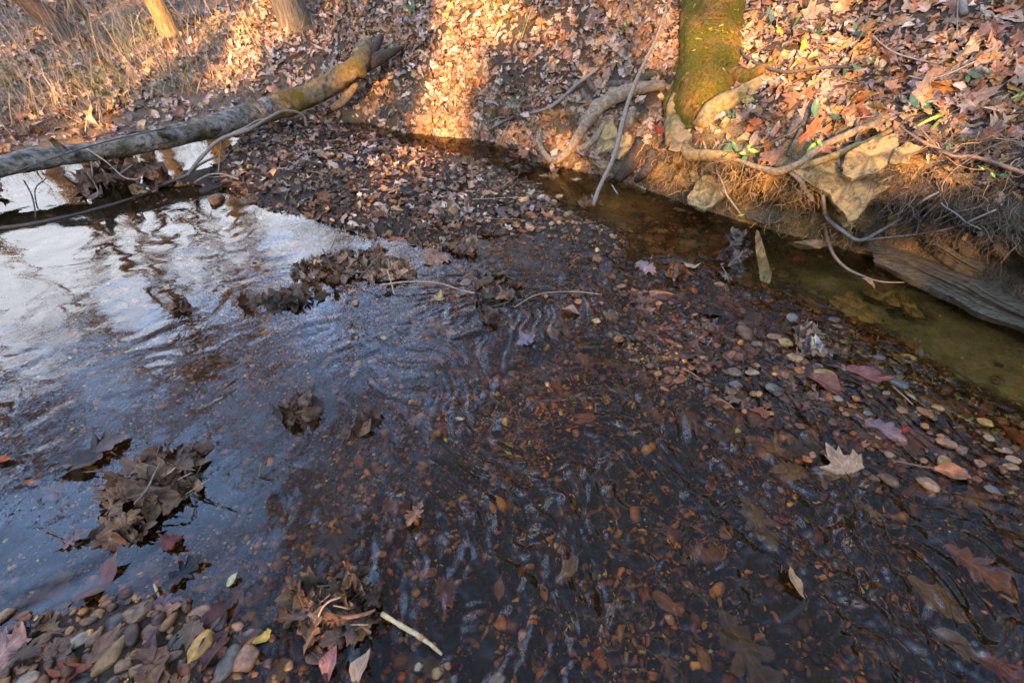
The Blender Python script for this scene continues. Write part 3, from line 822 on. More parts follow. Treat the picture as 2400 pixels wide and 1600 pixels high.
fl = 1 + .055 * rid + .10 * np.sin(ang * 5 + V[:, 2] * 1.5) * np.exp(-np.maximum(V[:, 2] - base[2], 0) / .35) + .03 * np.sin(ang * 11 + V[:, 2] * 2)
V[:, 0] = cx_ + (V[:, 0] - cx_) * fl; V[:, 1] = cy_ + (V[:, 1] - cy_) * fl
Shape().add(V, Q, T).build('trunk', M['mossbark'], tree, base)
mi = rng.integers(0, len(Q), 9000); qc = V[Q[mi]].mean(1)
qn = np.cross(V[Q[mi, 1]] - V[Q[mi, 0]], V[Q[mi, 3]] - V[Q[mi, 0]]); qn /= np.maximum(np.linalg.norm(qn, axis=1, keepdims=True), 1e-9)
qn *= np.sign(((qc - np.stack([np.interp(qc[:, 2], Pn[:, 2], Pn[:, 0]), np.interp(qc[:, 2], Pn[:, 2], Pn[:, 1]), qc[:, 2]], 1)) * qn).sum(1))[:, None]
ok_ = (qc[:, 2] < base[2] + 1.1) & (fbm(qc * 9, 3, 83) > -.05); qc, qn = qc[ok_] + rng.normal(0, .006, (ok_.sum(), 3)) * [1, 1, 3], qn[ok_]
mm = len(qc); ms_ = .013 * np.exp(rng.normal(0, .4, mm))
Vm, Fm, Cm = merge_instances(LEAF_LO[:3], rng.integers(0, 3, mm), qc, frames(qn + rng.normal(0, .7, (mm, 3)), rng.uniform(0, 6, mm)), np.stack([ms_ * .6, ms_, ms_], 1), pick(np.array([(.20, .15, .012), (.26, .19, .02), (.14, .12, .012), (.22, .13, .02)]), mm))
tag(obj('moss', Vm, Fm, M['grass'], Cm, True, tree, base), kind='stuff')
crown_parts = []
for k in range(4):
    q = len(Pn) - 1 - int(rng.uniform(2, 34)); dd = np.array([rng.normal(), rng.normal(), .8])
    for P_, R_, lv in grow(Pn[q], dd, rng.uniform(2.5, 4.5), Rn[q] * .5, 60 + k, 2, limbs=(6, 5, 3), start=.3): crown_parts.append((P_, R_, lv + 1))
crown_shape(crown_parts, 77, 300, PAL_TAN, .085).build('crown', M['crown'], tree, base, False)

def root(pts, w, mat='rootbark', push=.03, ns=12, rough=.16, seed=1, name='root', parent=None):
    P = px_path(pts, push, False); R = px_rad(P, w)
    s = Shape(); s.tube(P, R, ns, (1, 1, 1), rough, seed, 7)
    r_ = np.random.default_rng(seed * 7)
    for k in range(int(3 + len(P))):                              # rootlets
        i = int(r_.integers(0, len(P) - 1)); q = P[i] + (P[i + 1] - P[i]) * r_.random(); d = np.array([r_.normal() * .6, r_.normal() * .4 - .3, -1.0]); pp = [q]
        for _ in range(4):
            d = d + r_.normal(0, .45, 3); pp.append(pp[-1] + d / np.linalg.norm(d) * r_.uniform(.012, .03))
        s.tube(np.array(pp), np.linspace(.0026, .0008, 5), 5, (1, 1, 1), 0, 1, 3)
    return s.build(name, M[mat], parent or tree, base)

root([(1556, 200, .02), (1507, 206, .05), (1456, 222, .07), (1405, 250, .08), (1380, 280, .08), (1354, 320, .08), (1336, 349, .08), (1312, 372, .08), (1294, 376, .08), (1274, 358, .08), (1265, 334, .05), (1267, 302, .01)],
     [24, 28, 33, 34, 25, 22, 20, 18, 17, 15, 13, 9], ns=14, seed=2)
root([(1422, 276, .03), (1402, 314, .04), (1380, 338, .04), (1348, 352, .03)], [16, 15, 14, 10], 'rootbark', seed=3)
root([(1552, 172, .0), (1512, 180, .03), (1490, 196, .02)], [17, 18, 12], 'greybark', seed=4)
root([(1482, 196, .0), (1440, 196, .02), (1414, 202, .0)], [13, 14, 10], 'greybark', seed=5)
root([(1402, 186, .0), (1380, 186, .03), (1384, 202, .03), (1397, 212, .0)], [9, 11, 12, 9], 'greybark', seed=6)
root([(1365, 212, .0), (1372, 228, .03), (1390, 243, .0)], [13, 14, 10], 'greybark', seed=7)
root([(1482, 255, .04), (1476, 285, .05), (1462, 306, .03)], [19, 20, 14], seed=8)
root([(1512, 335, .02), (1494, 365, .05), (1470, 395, .07), (1449, 420, .08)], [46, 42, 34, 24], 'darkroot', seed=9)
root([(1530, 360, .02), (1524, 388, .05), (1508, 408, .06), (1492, 422, .06)], [34, 26, 20, 14], 'darkroot', seed=10)
root([(1606, 168, .03), (1600, 205, .05), (1590, 240, .07), (1582, 280, .07), (1580, 310, .07), (1574, 340, .05)], [22, 34, 44, 50, 50, 26], 'clayroot', ns=18, rough=.26, seed=11)
root([(1640, 300, .04), (1668, 264, .05), (1710, 238, .04), (1752, 210, .02), (1800, 180, -.01)], [44, 48, 44, 36, 12], 'clayroot', ns=18, rough=.22, seed=12)
root([(1705, 170, .05), (1745, 182, .04), (1790, 164, .03), (1822, 142, .0)], [40, 38, 30, 12], 'mossbark', ns=18, rough=.15, seed=13)
root([(1606, 350, .05), (1620, 362, .06), (1652, 364, .06), (1690, 364, .05), (1722, 366, .03)], [26, 30, 27, 22, 14], 'clayroot', seed=14)
root([(1652, 374, .05), (1690, 376, .06), (1722, 374, .06), (1758, 386, .07), (1799, 399, .08), (1830, 401, .08), (1875, 382, .07), (1913, 352, .06), (1952, 330, .05), (2000, 310, .05), (2046, 291, .04), (2100, 264, .0)],
     [7, 8, 9, 11, 16, 17, 16, 15, 15, 17, 18, 12], 'rootbark', seed=15)
root([(1866, 392, .04), (1933, 374, .05), (2000, 346, .05), (2030, 336, .05), (2096, 300, .01)], [14, 16, 17, 16, 10], 'clayroot', seed=16)
root([(1896, 215, .0), (1891, 263, .03), (1880, 300, .04), (1856, 350, .04), (1846, 366, .02)], [10, 12, 14, 12, 8], 'greybark', seed=17)
root([(1878, 262, .02), (1866, 290, .04), (1850, 322, .03)], [16, 22, 14], 'greybark', seed=18)
root([(1852, 404, .06), (1875, 424, .08), (1888, 446, .08), (1906, 471, .06)], [8, 10, 10, 9], 'rootbark', seed=19)
# ivy leaves climbing the trunk
def green_leaf(V3pos, size, nrm, spin, col, s, kind=9):
    tv, tf, tc = LEAF_HI[kind % len(LEAF_HI)]
    R = frames(np.array([nrm]), np.array([spin]))
    V, F, C = merge_instances([(tv, tf, tc)], np.zeros(1, int), np.array([V3pos]), R, np.array([[size * .8, size, size * .8]]), np.array([col]))
    s.add(V, None, F, C)
s = Shape()
for k in range(26):
    px = 1606 + rng.random() * 36 + (90 * rng.random() if k > 20 else 0); py = 5 + rng.random() * 190
    t_ = np.interp(py, [-130, 0, 180, 345], [3.4, 3.2, 3.0, 2.8]) + shift - .17
    green_leaf(tpt(px, py, t_), rng.uniform(.022, .038), (-.4, -.8, .4 + rng.normal() * .2), rng.uniform(0, 6), (.05 + rng.random() * .03, .11 + .04 * rng.random(), .055), s, 8 + k % 4)
s.build('ivy', M['green'], tree, base)
s = Shape()
vine = [(1608, 214), (1622, 252), (1636, 290), (1649, 334), (1665, 372), (1693, 428), (1703, 456), (1720, 480), (1736, 502)]
vine_t = [2.78, 2.77, 2.74, 2.68, 2.66, 2.60, 2.58, 2.58, 2.6]
# ------------------------------------------------------------------ the fallen log
lp = [(-170, 438, .17), (-60, 404, .18), (60, 378, .2), (170, 360, .21), (300, 343, .21), (430, 315, .21), (560, 282, .21), (680, 240, .25), (760, 203, .33), (815, 172, .44), (842, 150, .50)]
P = np.array([at_z(*q) for q in lp]); R = px_rad(P, [46, 47, 47, 44, 42, 45, 50, 49, 46, 47, 42])
log_base = P[4]
log = empty('fallen_log', log_base, 'long fallen tree trunk lying along the far shore up to the steep bank', 'log')
k = 8
s = Shape(); s.tube(P[:k], R[:k], 30, (1, 1, 1), .13, 5, 14); s.build('trunk', M['log'], log, log_base)
s = Shape(); s.tube(P[k - 2:], R[k - 2:] * np.array([.97, 1.01, 1.01, 1.0, .9]), 30, (1, 1, 1), .17, 6, 14); tag(s.build('root_end', M['logmoss'], log, log_base), 'mossy golden root end of the log')
a = P[-1]
def lroot(pts, w, mat, name='broken_root'):
    Q = np.array([at_z(*q) for q in pts]); s = Shape(); s.tube(Q, px_rad(Q, w), 12, (1, 1, 1), .18, 7, 7); s.build(name, M[mat], log, log_base)
lroot([(838, 168, .46), (852, 130, .55), (862, 104, .60), (868, 90, .63)], [46, 34, 22, 8], 'logmoss')
lroot([(842, 160, .46), (884, 140, .50), (915, 124, .53), (940, 112, .54)], [32, 28, 20, 7], 'darkroot')
lroot([(848, 158, .47), (880, 110, .58), (893, 86, .62)], [24, 22, 12], 'darkroot')
lroot([(835, 170, .42), (826, 205, .31), (806, 236, .2), (780, 254, .12)], [22, 22, 20, 14], 'rootbark')
def lvine(pts, w, name='vine', col=(.28, .21, .15), mat='twig'):
    Q = np.array([at_z(*q) for q in pts]); s = Shape(); s.tube(Q, px_rad(Q, w), 6, col, .1, 3); s.build(name, M[mat], log, log_base)
for (sx, sy, sz), dv, L_ in (((150, 352, .27), (-.25, -.25, .9), .09), ((395, 320, .24), (.1, -.8, .45), .11), ((610, 252, .31), (-.35, -.3, .8), .10), ((500, 300, .27), (.0, -.9, .2), .07)):
    q0 = at_z(sx, sy, sz); dv = np.array(dv) / np.linalg.norm(dv); sb = Shape(); sb.tube(np.array([q0 - dv * .05, q0 + dv * L_ * .4, q0 + dv * L_]), np.array([.034, .022, .017]), 12, (1, 1, 1), .25, 4, 5); sb.build('broken_stub', M['log'], log, log_base)
lvine([(20, 408, .30), (120, 372, .335), (250, 332, .33), (390, 300, .33)], 3.2, col=(.10, .08, .06))
lvine([(195, 330, .33), (270, 310, .34), (380, 305, .32), (470, 290, .33)], 2.6, col=(.12, .09, .07))
lvine([(203, 348, .3), (250, 380, .22), (290, 415, .12), (322, 420, .09), (330, 410, .1)], 3.6, 'twig', (.34, .27, .2))
lvine([(56, 424, .1), (72, 452, .06), (80, 480, .03), (84, 508, .0)], 3, 'twig', (.07, .055, .045))
lvine([(108, 418, .12), (84, 440, .08), (83, 465, .04), (88, 488, .0)], 2.6, 'twig', (.07, .055, .045))
lvine([(205, 405, .16), (222, 430, .08), (230, 450, .03), (226, 462, .01)], 3.2, 'twig', (.26, .2, .15))

# long pale branch hanging along the log and down into the water
Q = np.array([at_z(*q) for q in [(718, 296, .12), (712, 272, .2), (690, 262, .25), (660, 262, .28), (625, 280, .28), (580, 305, .27), (520, 325, .24), (480, 360, .15), (450, 395, .08), (436, 412, .04), (390, 430, .02), (330, 458, -.002), (260, 482, -.006), (160, 508, -.004), (60, 528, -.003), (-20, 538, -.004)]])
s = Shape(); s.tube(Q, px_rad(Q, [4, 5, 6, 7, 7, 8, 8, 8, 8, 8, 8, 8, 9, 10, 11, 11]), 8, (.26, .2, .15), .15, 3)
kk = np.clip(s.V[-1][:, 2] / .08, .2, 1)[:, None]; s.C[-1] = s.C[-1] * kk   # the soaked length is dark wood
for e, w in (([(625, 280, .28), (600, 285, .29), (575, 300, .28), (545, 312, .25)], 5), ([(440, 410, .05), (470, 385, .08), (510, 365, .1)], 5), ([(516, 326, .24), (518, 345, .18), (515, 370, .1), (512, 405, .03)], 3), ([(460, 425, .05), (490, 410, .07), (520, 408, .07), (560, 420, .05)], 4)):
    E_ = np.array([at_z(*q) for q in e]); s.tube(E_, px_rad(E_, w), 6, (.26, .2, .15), .12, 2)
tag(s.build('fallen_branch', M['twig'], None, Q[8]), 'long thin branch looping off the log and trailing dark into the water', 'branch')

# ------------------------------------------------------------------ stone slabs
def plane_hit(px, py, p0, n):
    d = ray(px, py); return CAM + d * (np.dot(p0 - CAM, n) / np.dot(d, n))

def slab(name, pts, nrm, th, label, cat='rock slab', mat='slab', push=.06, seed=0, group=None, rough=.35, t=None, build=True, water=False):
    pts = np.array(pts, float); c = pts.mean(0)
    p0 = hit(c[0], c[1], push, water)[0] if t is None else at_t(c[0], c[1], t)
    n = np.array(nrm, float); n /= np.linalg.norm(n)
    dens = []
    for k in range(len(pts)):
        a, b = pts[k], pts[(k + 1) % len(pts)]; m = max(2, int(np.hypot(*(b - a)) / 7))
        for t_ in np.linspace(0, 1, m, endpoint=False): dens.append(a + (b - a) * t_)
    O = np.array([plane_hit(x, y, p0, n) for x, y in dens]); m = len(O); ctr = O.mean(0)
    size = np.linalg.norm(O - ctr, axis=1).mean()
    O = O + (O - ctr) / size * (fbm(O * 26, 3, seed) * .006)[:, None]
    rings, V = [], []
    for f, dz in ((1.0, -th), (1.02, -th * .7), (1.0, -th * .35), (1.01, -.08 * th), (.99, 0), (.86, 0), (.66, 0), (.42, 0), (.2, 0)):
        q = ctr + (O - ctr) * f + n * dz
        amp = rough * th * (.16 if dz == 0 else .0)
        q = q + n * (fbm(q * 14, 4, seed + 3) * amp)[:, None]
        if dz != 0: q = q + (O - ctr) / size * (fbm(q * np.array([9, 9, 60]), 3, seed + 5) * .006)[:, None]
        V.append(q)
    nr = len(V); V = np.concatenate(V + [[ctr], [ctr - n * th]]); i = np.arange(nr * m).reshape(nr, m); j = np.roll(i, -1, 1)
    Q = np.stack([i[:-1], j[:-1], j[1:], i[1:]], -1).reshape(-1, 4)
    T = np.concatenate([np.stack([i[-1], j[-1], np.full(m, nr * m)], -1), np.stack([j[0], i[0], np.full(m, nr * m + 1)], -1)])
    e1 = O[1] - O[0]; area_n = np.cross(O - ctr, np.roll(O, -1, 0) - ctr).sum(0)
    if np.dot(area_n, n) < 0: Q = Q[:, ::-1]; T = T[:, ::-1]
    return tag(obj(name, V, [Q, T], M[mat], None, False, None, ctr), label, cat, group)

def cr(x0, y0, s, pts): return [(x0 + a / s, y0 + b / s) for a, b in pts]
C3 = lambda pts: cr(1600, 0, 2.904, pts)
CB = lambda pts: cr(1550, 200, 5.227, pts)
CC = lambda pts: cr(1950, 200, 5.227, pts)
CR_ = lambda pts: cr(1150, 100, 3.92, pts)
CW = lambda pts: cr(1650, 450, 3.136, pts)
NB = np.array([-.52, -.70, .48])
slab('rock_slab', CB([(440, 1150), (700, 1030), (1010, 970), (1045, 1080), (850, 1300), (530, 1530), (360, 1450), (325, 1370), (400, 1270)]), (-.30, -.62, .72), .05, 'slanting buff rock slab jutting below the mossy trunk, orange lower edge', seed=1, push=.10)
slab('rock', CB([(340, 1040), (440, 1070), (455, 1110), (420, 1180), (370, 1170)]), NB, .04, 'small cream rock chip beside the slanting slab below the mossy trunk', 'rock', seed=2, push=.05)
slab('rock_slab', C3([(745, 1150), (1000, 1095), (1110, 1090), (1480, 1100), (1515, 1200), (1400, 1270), (1290, 1345), (1190, 1482), (1130, 1490), (1000, 1320), (890, 1270)]), (-.42, -.62, .66), .055, 'largest pale rock slab, a pointed wedge jutting from the undercut bank', seed=3, push=.10)
slab('rock_slab', C3([(1110, 1040), (1300, 950), (1470, 890), (1475, 985), (1400, 1115), (1280, 1182), (1150, 1225), (1095, 1185)]), (-.45, -.60, .66), .035, 'rough grey rock slab lying on top of the large pointed wedge', seed=4, push=.165)
slab('rock_slab', C3([(1405, 1115), (1450, 1015), (1530, 965), (1645, 995), (1550, 1062), (1532, 1122)]), (-.45, -.62, .64), .03, 'small flat tan rock slab at the upper right of the stacked slabs', seed=5, push=.14)
slab('rock', C3([(1030, 1465), (1190, 1475), (1195, 1510), (1090, 1545)]), NB, .05, 'little ochre rock just under the tip of the pointed wedge', 'rock', seed=6, push=.05)
slab('rock', C3([(1785, 1190), (1900, 1180), (2030, 1170), (1990, 1250), (1840, 1282)]), NB, .05, 'dull olive rock bedded in the soil among roots at the upper right', 'rock', seed=7, push=.04)
slab('rock', C3([(415, 1440), (560, 1425), (672, 1450), (670, 1512), (560, 1522), (440, 1490)]), NB, .06, 'pale greenish rock set in the clay under the overhang', 'rock', seed=8, push=.04, mat='ledge')
slab('rock', CW([(610, 372), (800, 348), (960, 368), (830, 420), (690, 442)]), (-.3, -.5, .8), .05, 'flat golden rock at the waterline under the golden clay', 'rock', seed=9, push=.08, mat='pinkrock')
slab('rock', CW([(1325, 325), (1365, 160), (1425, 195), (1412, 312)]), NB, .04, 'upright grey green rock in the shaded soil below the grey branch', 'rock', seed=10, push=.04)
slab('rock', CR_([(1110, 690), (1180, 840), (1135, 965), (925, 1055), (1000, 870), (1050, 770)]), (-.40, -.72, .55), .06, 'cream wedge rock tucked under the looping root', 'rock', seed=11, push=.07)
slab('rock', CR_([(1195, 845), (1290, 865), (1295, 950), (1185, 1062), (1098, 1042), (1150, 940)]), (-.25, -.75, .6), .06, 'cream wedge rock crossed by the leaning stick', 'rock', seed=12, push=.08)
slab('rock', CR_([(1160, 1090), (1335, 940), (1275, 1085), (1190, 1205), (1105, 1190)]), (-.4, -.7, .55), .06, 'grey rock beside the dark stubby roots at the waterline', 'rock', seed=13, push=.06, mat='ledge')
slab('rock', CR_([(912, 1092), (1085, 1085), (1075, 1140), (1005, 1155)]), (-.3, -.6, .75), .05, 'low brown rock awash beneath the cream wedge', 'rock', seed=14, push=.05, mat='pinkrock')
slab('rock', CR_([(1630, 985), (1700, 830), (1800, 790), (1850, 850), (1800, 985), (1700, 1010)]), (-.3, -.8, .5), .12, 'rounded pinkish rock wedged at the foot of the mossy trunk', 'rock', mat='pinkrock', seed=15, push=.06, rough=.6)
slab('rock', cr(800, 0, 2.904, [(285, 945), (300, 915), (355, 860), (380, 855), (372, 900), (330, 958)]), (-.3, -.75, .6), .05, 'pale pointed rock standing on the bar below the steep bank', 'rock', seed=16, push=.04)
slab('rock', CB([(705, 495), (780, 395), (830, 420), (770, 510)]), NB, .03, 'small pale rock among leaves right of the mossy trunk', 'rock', seed=17, push=.03)
slab('rock', C3([(650, 385), (690, 335), (740, 350), (720, 410), (670, 430)]), NB, .04, 'round grey rock by the mossy buttress of the trunk', 'rock', seed=18, push=.02)
for pts_, lb_, sd_ in (([(1935, 712), (1990, 690), (2040, 740), (2065, 770), (2010, 765), (1960, 742)], 'yellow green sunken rock plate at the edge of the shady pool', 31),
                       ([(2100, 700), (2130, 715), (2155, 762), (2120, 755), (2105, 730)], 'narrow sunken rock plate at the right of the pool rocks', 32),
                       ([(2005, 690), (2080, 688), (2125, 712), (2100, 735), (2050, 720)], 'olive sunken rock behind the yellow green plate in the pool', 33)):
    slab('rock', pts_, (-.1, -.25, .95), .05, lb_, 'rock', seed=sd_, t=float(np.linalg.norm(at_z(*np.mean(pts_, 0), -.075) - CAM) / np.linalg.norm(ray(*np.mean(pts_, 0)))), rough=.9)
# splintered board standing in the water
s_pts = CW([(372, 330), (385, 295), (402, 300), (440, 420), (492, 590), (482, 655), (437, 695), (412, 625), (385, 460)])
slab('wood_splinter', s_pts, (-.55, -.75, .35), .03, 'upright splinter of yellow rotten wood standing in the water', 'wood', mat='splinter', t=2.45, seed=20, rough=.6)

# the layered ledge along the right bank
def ledge(name, top, bot, th, label, seed, push=.03):
    top = px_path(top, push, False); bot = np.array([hit(a, b, push, True)[0] for a, b in bot])
    A, B = spline(top, 12), spline(bot, 12)
    m = min(len(A), len(B)); A, B = A[:m], B[:m]; rows = []
    out = np.array([-.75, -.62, .15])
    for k, f in enumerate(np.linspace(0, 1, 26)):
        q = A * (1 - f) + B * f
        stair = .022 * np.sin(f * 9) + .006 * np.sin(f * 31) + fbm(q * np.array([9, 9, 26]), 4, seed + 9) * .02
        lay = vnoise(np.stack([np.arange(m) * .05, np.full(m, f * 16), np.full(m, seed * 1.0)], 1), seed) * .022
        rows.append(q + out * (stair + lay)[:, None] + np.array([0, 0, -.03]) * (f > .96))
    back = [rows[0] + np.array([.12, .10, 0])]; low = [rows[-1] + np.array([.14, .11, -.12])]
    V = np.concatenate(back + rows + low); nr = len(rows) + 2; i = np.arange(nr * m).reshape(nr, m)
    Q = np.stack([i[:-1, :-1], i[1:, :-1], i[1:, 1:], i[:-1, 1:]], -1).reshape(-1, 4)
    return tag(obj(name, V, Q, M['ledge'], None, True, None, A[m // 2]), label, 'rock ledge')
ledge('rock_ledge', CW([(1190, 385), (1500, 465), (1850, 600), (2080, 715), (2400, 880), (2700, 1050)]), CW([(1270, 510), (1500, 625), (1730, 730), (1950, 850), (2380, 1020), (2700, 1200)]), .1, 'long grey layered rock ledge running along the right waterline', 3, .06)
ledge('rock_ledge', CW([(1630, 350), (1760, 400), (1900, 475), (2060, 565)]), CW([(1650, 385), (1760, 440), (1900, 530), (2040, 600)]), .05, 'short thin rock ledge higher in the soil above the long ledge', 5, .05)

# ------------------------------------------------------------------ sticks and vines
a, b = at_z(1390, 482, .03), None
pts = [(1390, 482), (1405, 439), (1438, 370), (1456, 299), (1471, 243), (1489, 194), (1512, 143), (1540, 86), (1564, 10), (1580, -40)]
tt = np.linspace(3.12, 3.34, len(pts)); P = np.array([at_t(x, y, t) for (x, y), t in zip(pts, tt)])
pts2 = [(1540, 86), (1568, 50), (1600, 18), (1640, -20)]; P2_ = np.array([at_t(x, y, t) for (x, y), t in zip(pts2, (3.315, 3.36, 3.4, 3.45))])
pts3 = [(1541, 84), (1505, 118), (1478, 150)]; P3_ = np.array([at_t(x, y, t) for (x, y), t in zip(pts3, (3.31, 3.36, 3.42))])
stick('leaning_stick', pts, [10, 10, 10, 11, 10, 9, 8, 7, 4, 2], 'long forked grey brown stick leaning from the gravel bar against the bank', 'stick', col=(.27, .2, .15), P=P, extra=[(P2_, 3.5), (P3_, 2.5)])
stick('branch', [(1155, 298), (1196, 277), (1270, 259), (1308, 238), (1354, 197), (1402, 160)], [5, 6, 7, 8, 8, 7], 'slender grey branch lying aslant on the leafy bank left of the looping root', 'branch', push=.09, col=(.22, .18, .15), extra=[([(1196, 277), (1170, 275), (1150, 285)], 3, .09), ([(1196, 277), (1188, 300), (1180, 335)], 3, .09)])
stick('branch', [(1735, 112), (1744, 130), (1762, 143), (1793, 158), (1841, 169), (1893, 164), (1944, 158), (1996, 157), (2030, 152)], [6, 6, 7, 8, 8, 7, 7, 6, 3], 'dark curved branch sweeping right from the mossy trunk', 'branch', push=.07, col=(.08, .065, .055))
stick('branch', [(2250, -20), (2256, 10), (2260, 32)], [17, 17, 14], 'short thick grey branch end at the top right edge', 'branch', push=.05, col=(.2, .18, .16))
stick('twig', [(2246, -10), (2244, 30), (2243, 92)], [3, 3, 2.5], 'upright thin brown twig beside the thick grey branch end', 'twig', push=.12, col=(.25, .17, .11))
stick('twig', [(2130, 178), (2168, 186), (2220, 174), (2271, 151), (2300, 138)], [3, 3, 3, 3, 2], 'arched pale twig over the orange leaves on the right bank', 'twig', push=.06, col=(.38, .3, .22))
stick('twig', [(2046, 84), (2070, 106), (2100, 125), (2150, 140), (2195, 148)], [3, 3, 4, 3, 2], 'sagging pale twig across the middle of the right bank', 'twig', push=.07, col=(.33, .26, .2))
stick('twig', [(1990, 130), (2030, 60), (2036, 10), (2040, -30)], 2.4, 'thin upright reddish twig rising from the right bank', 'twig', push=.1, col=(.2, .12, .08))
stick('twig', [(1780, 345), (1830, 322), (1856, 312), (1880, 290)], [3, 3, 3, 2], 'brown twig slanting through the leaves above the lip roots', 'twig', push=.06, col=(.2, .13, .08))
stick('vine', [(2110, 298), (2162, 332), (2199, 349), (2237, 366), (2275, 366), (2313, 376), (2360, 392), (2420, 412)], [4, 7, 7, 7, 8, 9, 9, 9], 'long brown vine running across the undercut bank to the right edge', 'vine', push=.10, col=(.2, .14, .10), extra=[([(2199, 349), (2160, 305), (2140, 290)], 3.4, .1), ([(2400, 345), (2370, 330), (2320, 345), (2285, 366), (2240, 395), (2210, 430), (2208, 452)], 3, .11)])
P = px_path([(1931, 445, .09), (1930, 470, .12), (1938, 510, .14), (1972, 539, .15), (2013, 563, .15), (2061, 542, .16), (2112, 511, .16), (2160, 472, .15), (2200, 450, .1)], .1, False)
stick('hanging_branch', [0] * 9, [7, 8, 9, 9, 8, 7, 6, 6, 4], 'bare grey branch hanging in a hook under the overhang', 'branch', P=P, col=(.21, .19, .17), extra=[([(2016, 563), (2080, 556), (2147, 549), (2200, 541), (2240, 531), (2265, 522), (2335, 491)], 4, .16), ([(2265, 522), (2240, 500), (2215, 485), (2205, 475)], 3, .14), ([(2265, 522), (2300, 538)], 3, .15), ([(2147, 549), (2155, 520), (2168, 505)], 3.5, .15)])
stick('root_strand', [(1932, 522, .05), (1940, 562, .08), (1956, 600, .05), (1985, 629, .0), (2026, 648, -.0), (2065, 660, -.0), (2119, 662, -.0)], [6, 7, 7, 6, 5, 4, 3], 'pale root strand dipping from the clay into the shady water', 'root', col=(.27, .19, .12), water=True)
Pv = np.array([tpt(x, y, t_ + shift) for (x, y), t_ in zip(vine, vine_t)])
s = Shape(); s.tube(Pv, px_rad(Pv, 4.2), 6, (.42, .30, .18), .1)
v = tag(s.build('vine', M['twig'], None, Pv[0]), 'thin tan vine hanging down the mossy trunk past the slanting slab', 'vine')
s = Shape()
for k, (q, c) in enumerate(((2, (.12, .2, .05)), (8, (.22, .40, .06)), (4, (.1, .17, .05)), (1, (.1, .18, .06)))): green_leaf(Pv[q] - v.location[:] if False else Pv[q] + (.0, -.012, .0), .032, (-.4, -.8, .5), k * 2., c, s, 8 + k)
s.build('leaf', M['green'], v, np.array(v.location))

# ------------------------------------------------------------------ single stones
STN = [rock_template(100 + s, 3, .5 + .5 * (s % 3) / 2, .26) for s in range(9)]
STN_ROUND = [rock_template(200 + s, 3, .12, .13) for s in range(5)]
stone_mesh = {}
def stone(px, py, w, h, ang, col, label, kind=None, group=None, mat='wetstone', rise=.35, flat=.6, name='stone', z=None):
    """w, h: size across the photo in pixels along / across the long axis; ang: degrees the long axis is turned on the photo"""
    p, n = hit(px, py, 0, True) if z is None else (at_z(px, py, z), np.array([0, 0, 1.]))
    dep = p[1] * CP - (p[2] - CAMH) * SP
    a = w * dep / FPX / 2
    dn = (p - CAM) / np.linalg.norm(p - CAM)
    foresh = max(.35, abs(dn[2]))
    vert = abs(math.sin(math.radians(ang)))
    L = a * (1 + (1 / foresh - 1) * vert * .8); W = h * dep / FPX / 2 * (1 + (1 / foresh - 1) * (1 - vert) * .6)
    k = rng.integers(0, 9) if kind is None else kind
    tv, tf, _ = (STN_ROUND[k % 5] if kind is not None and kind >= 20 else STN[k % 9])
    T = W * flat
    V = tv * np.array([L, W, T])
    th = math.radians(ang)
    Rz = np.array([[math.cos(th), -math.sin(th), 0], [math.sin(th), math.cos(th), 0], [0, 0, 1.]])
    V = V @ Rz.T
    V = V + fbm(V / max(L, .004) * 2.4 + px, 3, 9)[:, None] * V * .05
    c0 = np.array(col) * np.array([.62, .52, .41]); blot = fbm(tv * 2.3 + py, 3, 5)[:, None]
    C = np.clip(c0 * (1 + .35 * blot), .01, .8)
    o = obj(name, V, tf, M[mat], C)
    o.location = Vector((p + n * T * (rise * 2 - 1)).tolist())
    return tag(o, label, 'stone', group)

def fg(cx, cy): return cx / 2.904, 1060 + cy / 2.904
def S(f, cx, cy, w, h, ang, col, label, s=2.904, **k):
    px, py = f(cx, cy); return stone(px, py, w / s, h / s, ang, col, label, **k)
TANc, OCH, GREY, PINK, DK, BRN, RED, PALE, AMB = (.32, .22, .13), (.52, .32, .10), (.17, .17, .18), (.34, .20, .14), (.07, .065, .07), (.17, .10, .06), (.2, .09, .06), (.36, .32, .27), (.34, .18, .05)
S(fg, 955, 1090, 190, 140, 40, (.25, .18, .12), 'big mottled brown stone at the upper edge of the gravel in the lower left corner', rise=.5, flat=.8)
S(fg, 765, 1370, 285, 125, 66, (.34, .23, .11), 'longest stone on the lower left gravel, tan and slanting like a wedge', rise=.6)
S(fg, 1360, 1330, 190, 150, 60, (.60, .38, .11), 'brightest ochre yellow block of stone on the lower left gravel', rise=.65, flat=.75)
S(fg, 1555, 1430, 215, 125, 75, (.19, .19, .19), 'smooth slate grey oval stone beside the dark pointed leaf', kind=21, rise=.6)
S(fg, 1685, 1400, 165, 150, 70, (.40, .24, .16), 'knobbly pinkish stone right of the slate grey oval stone', rise=.65, flat=.8)
S(fg, 535, 1280, 150, 80, 25, PALE, 'pale grey oval pebble on the lower left gravel', kind=22, rise=.6)
S(fg, 285, 1275, 150, 80, 40, (.36, .25, .15), 'flat buff sliver of stone left of the pale grey oval pebble', rise=.6)
S(fg, 645, 1260, 110, 80, 60, (.28, .17, .10), 'brown lump of stone right of the pale grey oval pebble', rise=.6)
S(fg, 1135, 1410, 180, 70, 30, (.20, .11, .08), 'cigar shaped reddish brown stone on the lower left gravel', kind=23, rise=.6)
S(fg, 830, 1450, 110, 80, -10, (.33, .22, .14), 'two toned tan pebble right of the longest tan stone', rise=.6)
S(fg, 1040, 1210, 170, 110, 15, (.2, .12, .1), 'rough maroon brown stone below the big mottled brown stone', rise=.5)
S(fg, 1165, 1300, 100, 55, 80, DK, 'thin black grey stone standing on edge in the lower left gravel', rise=.6)
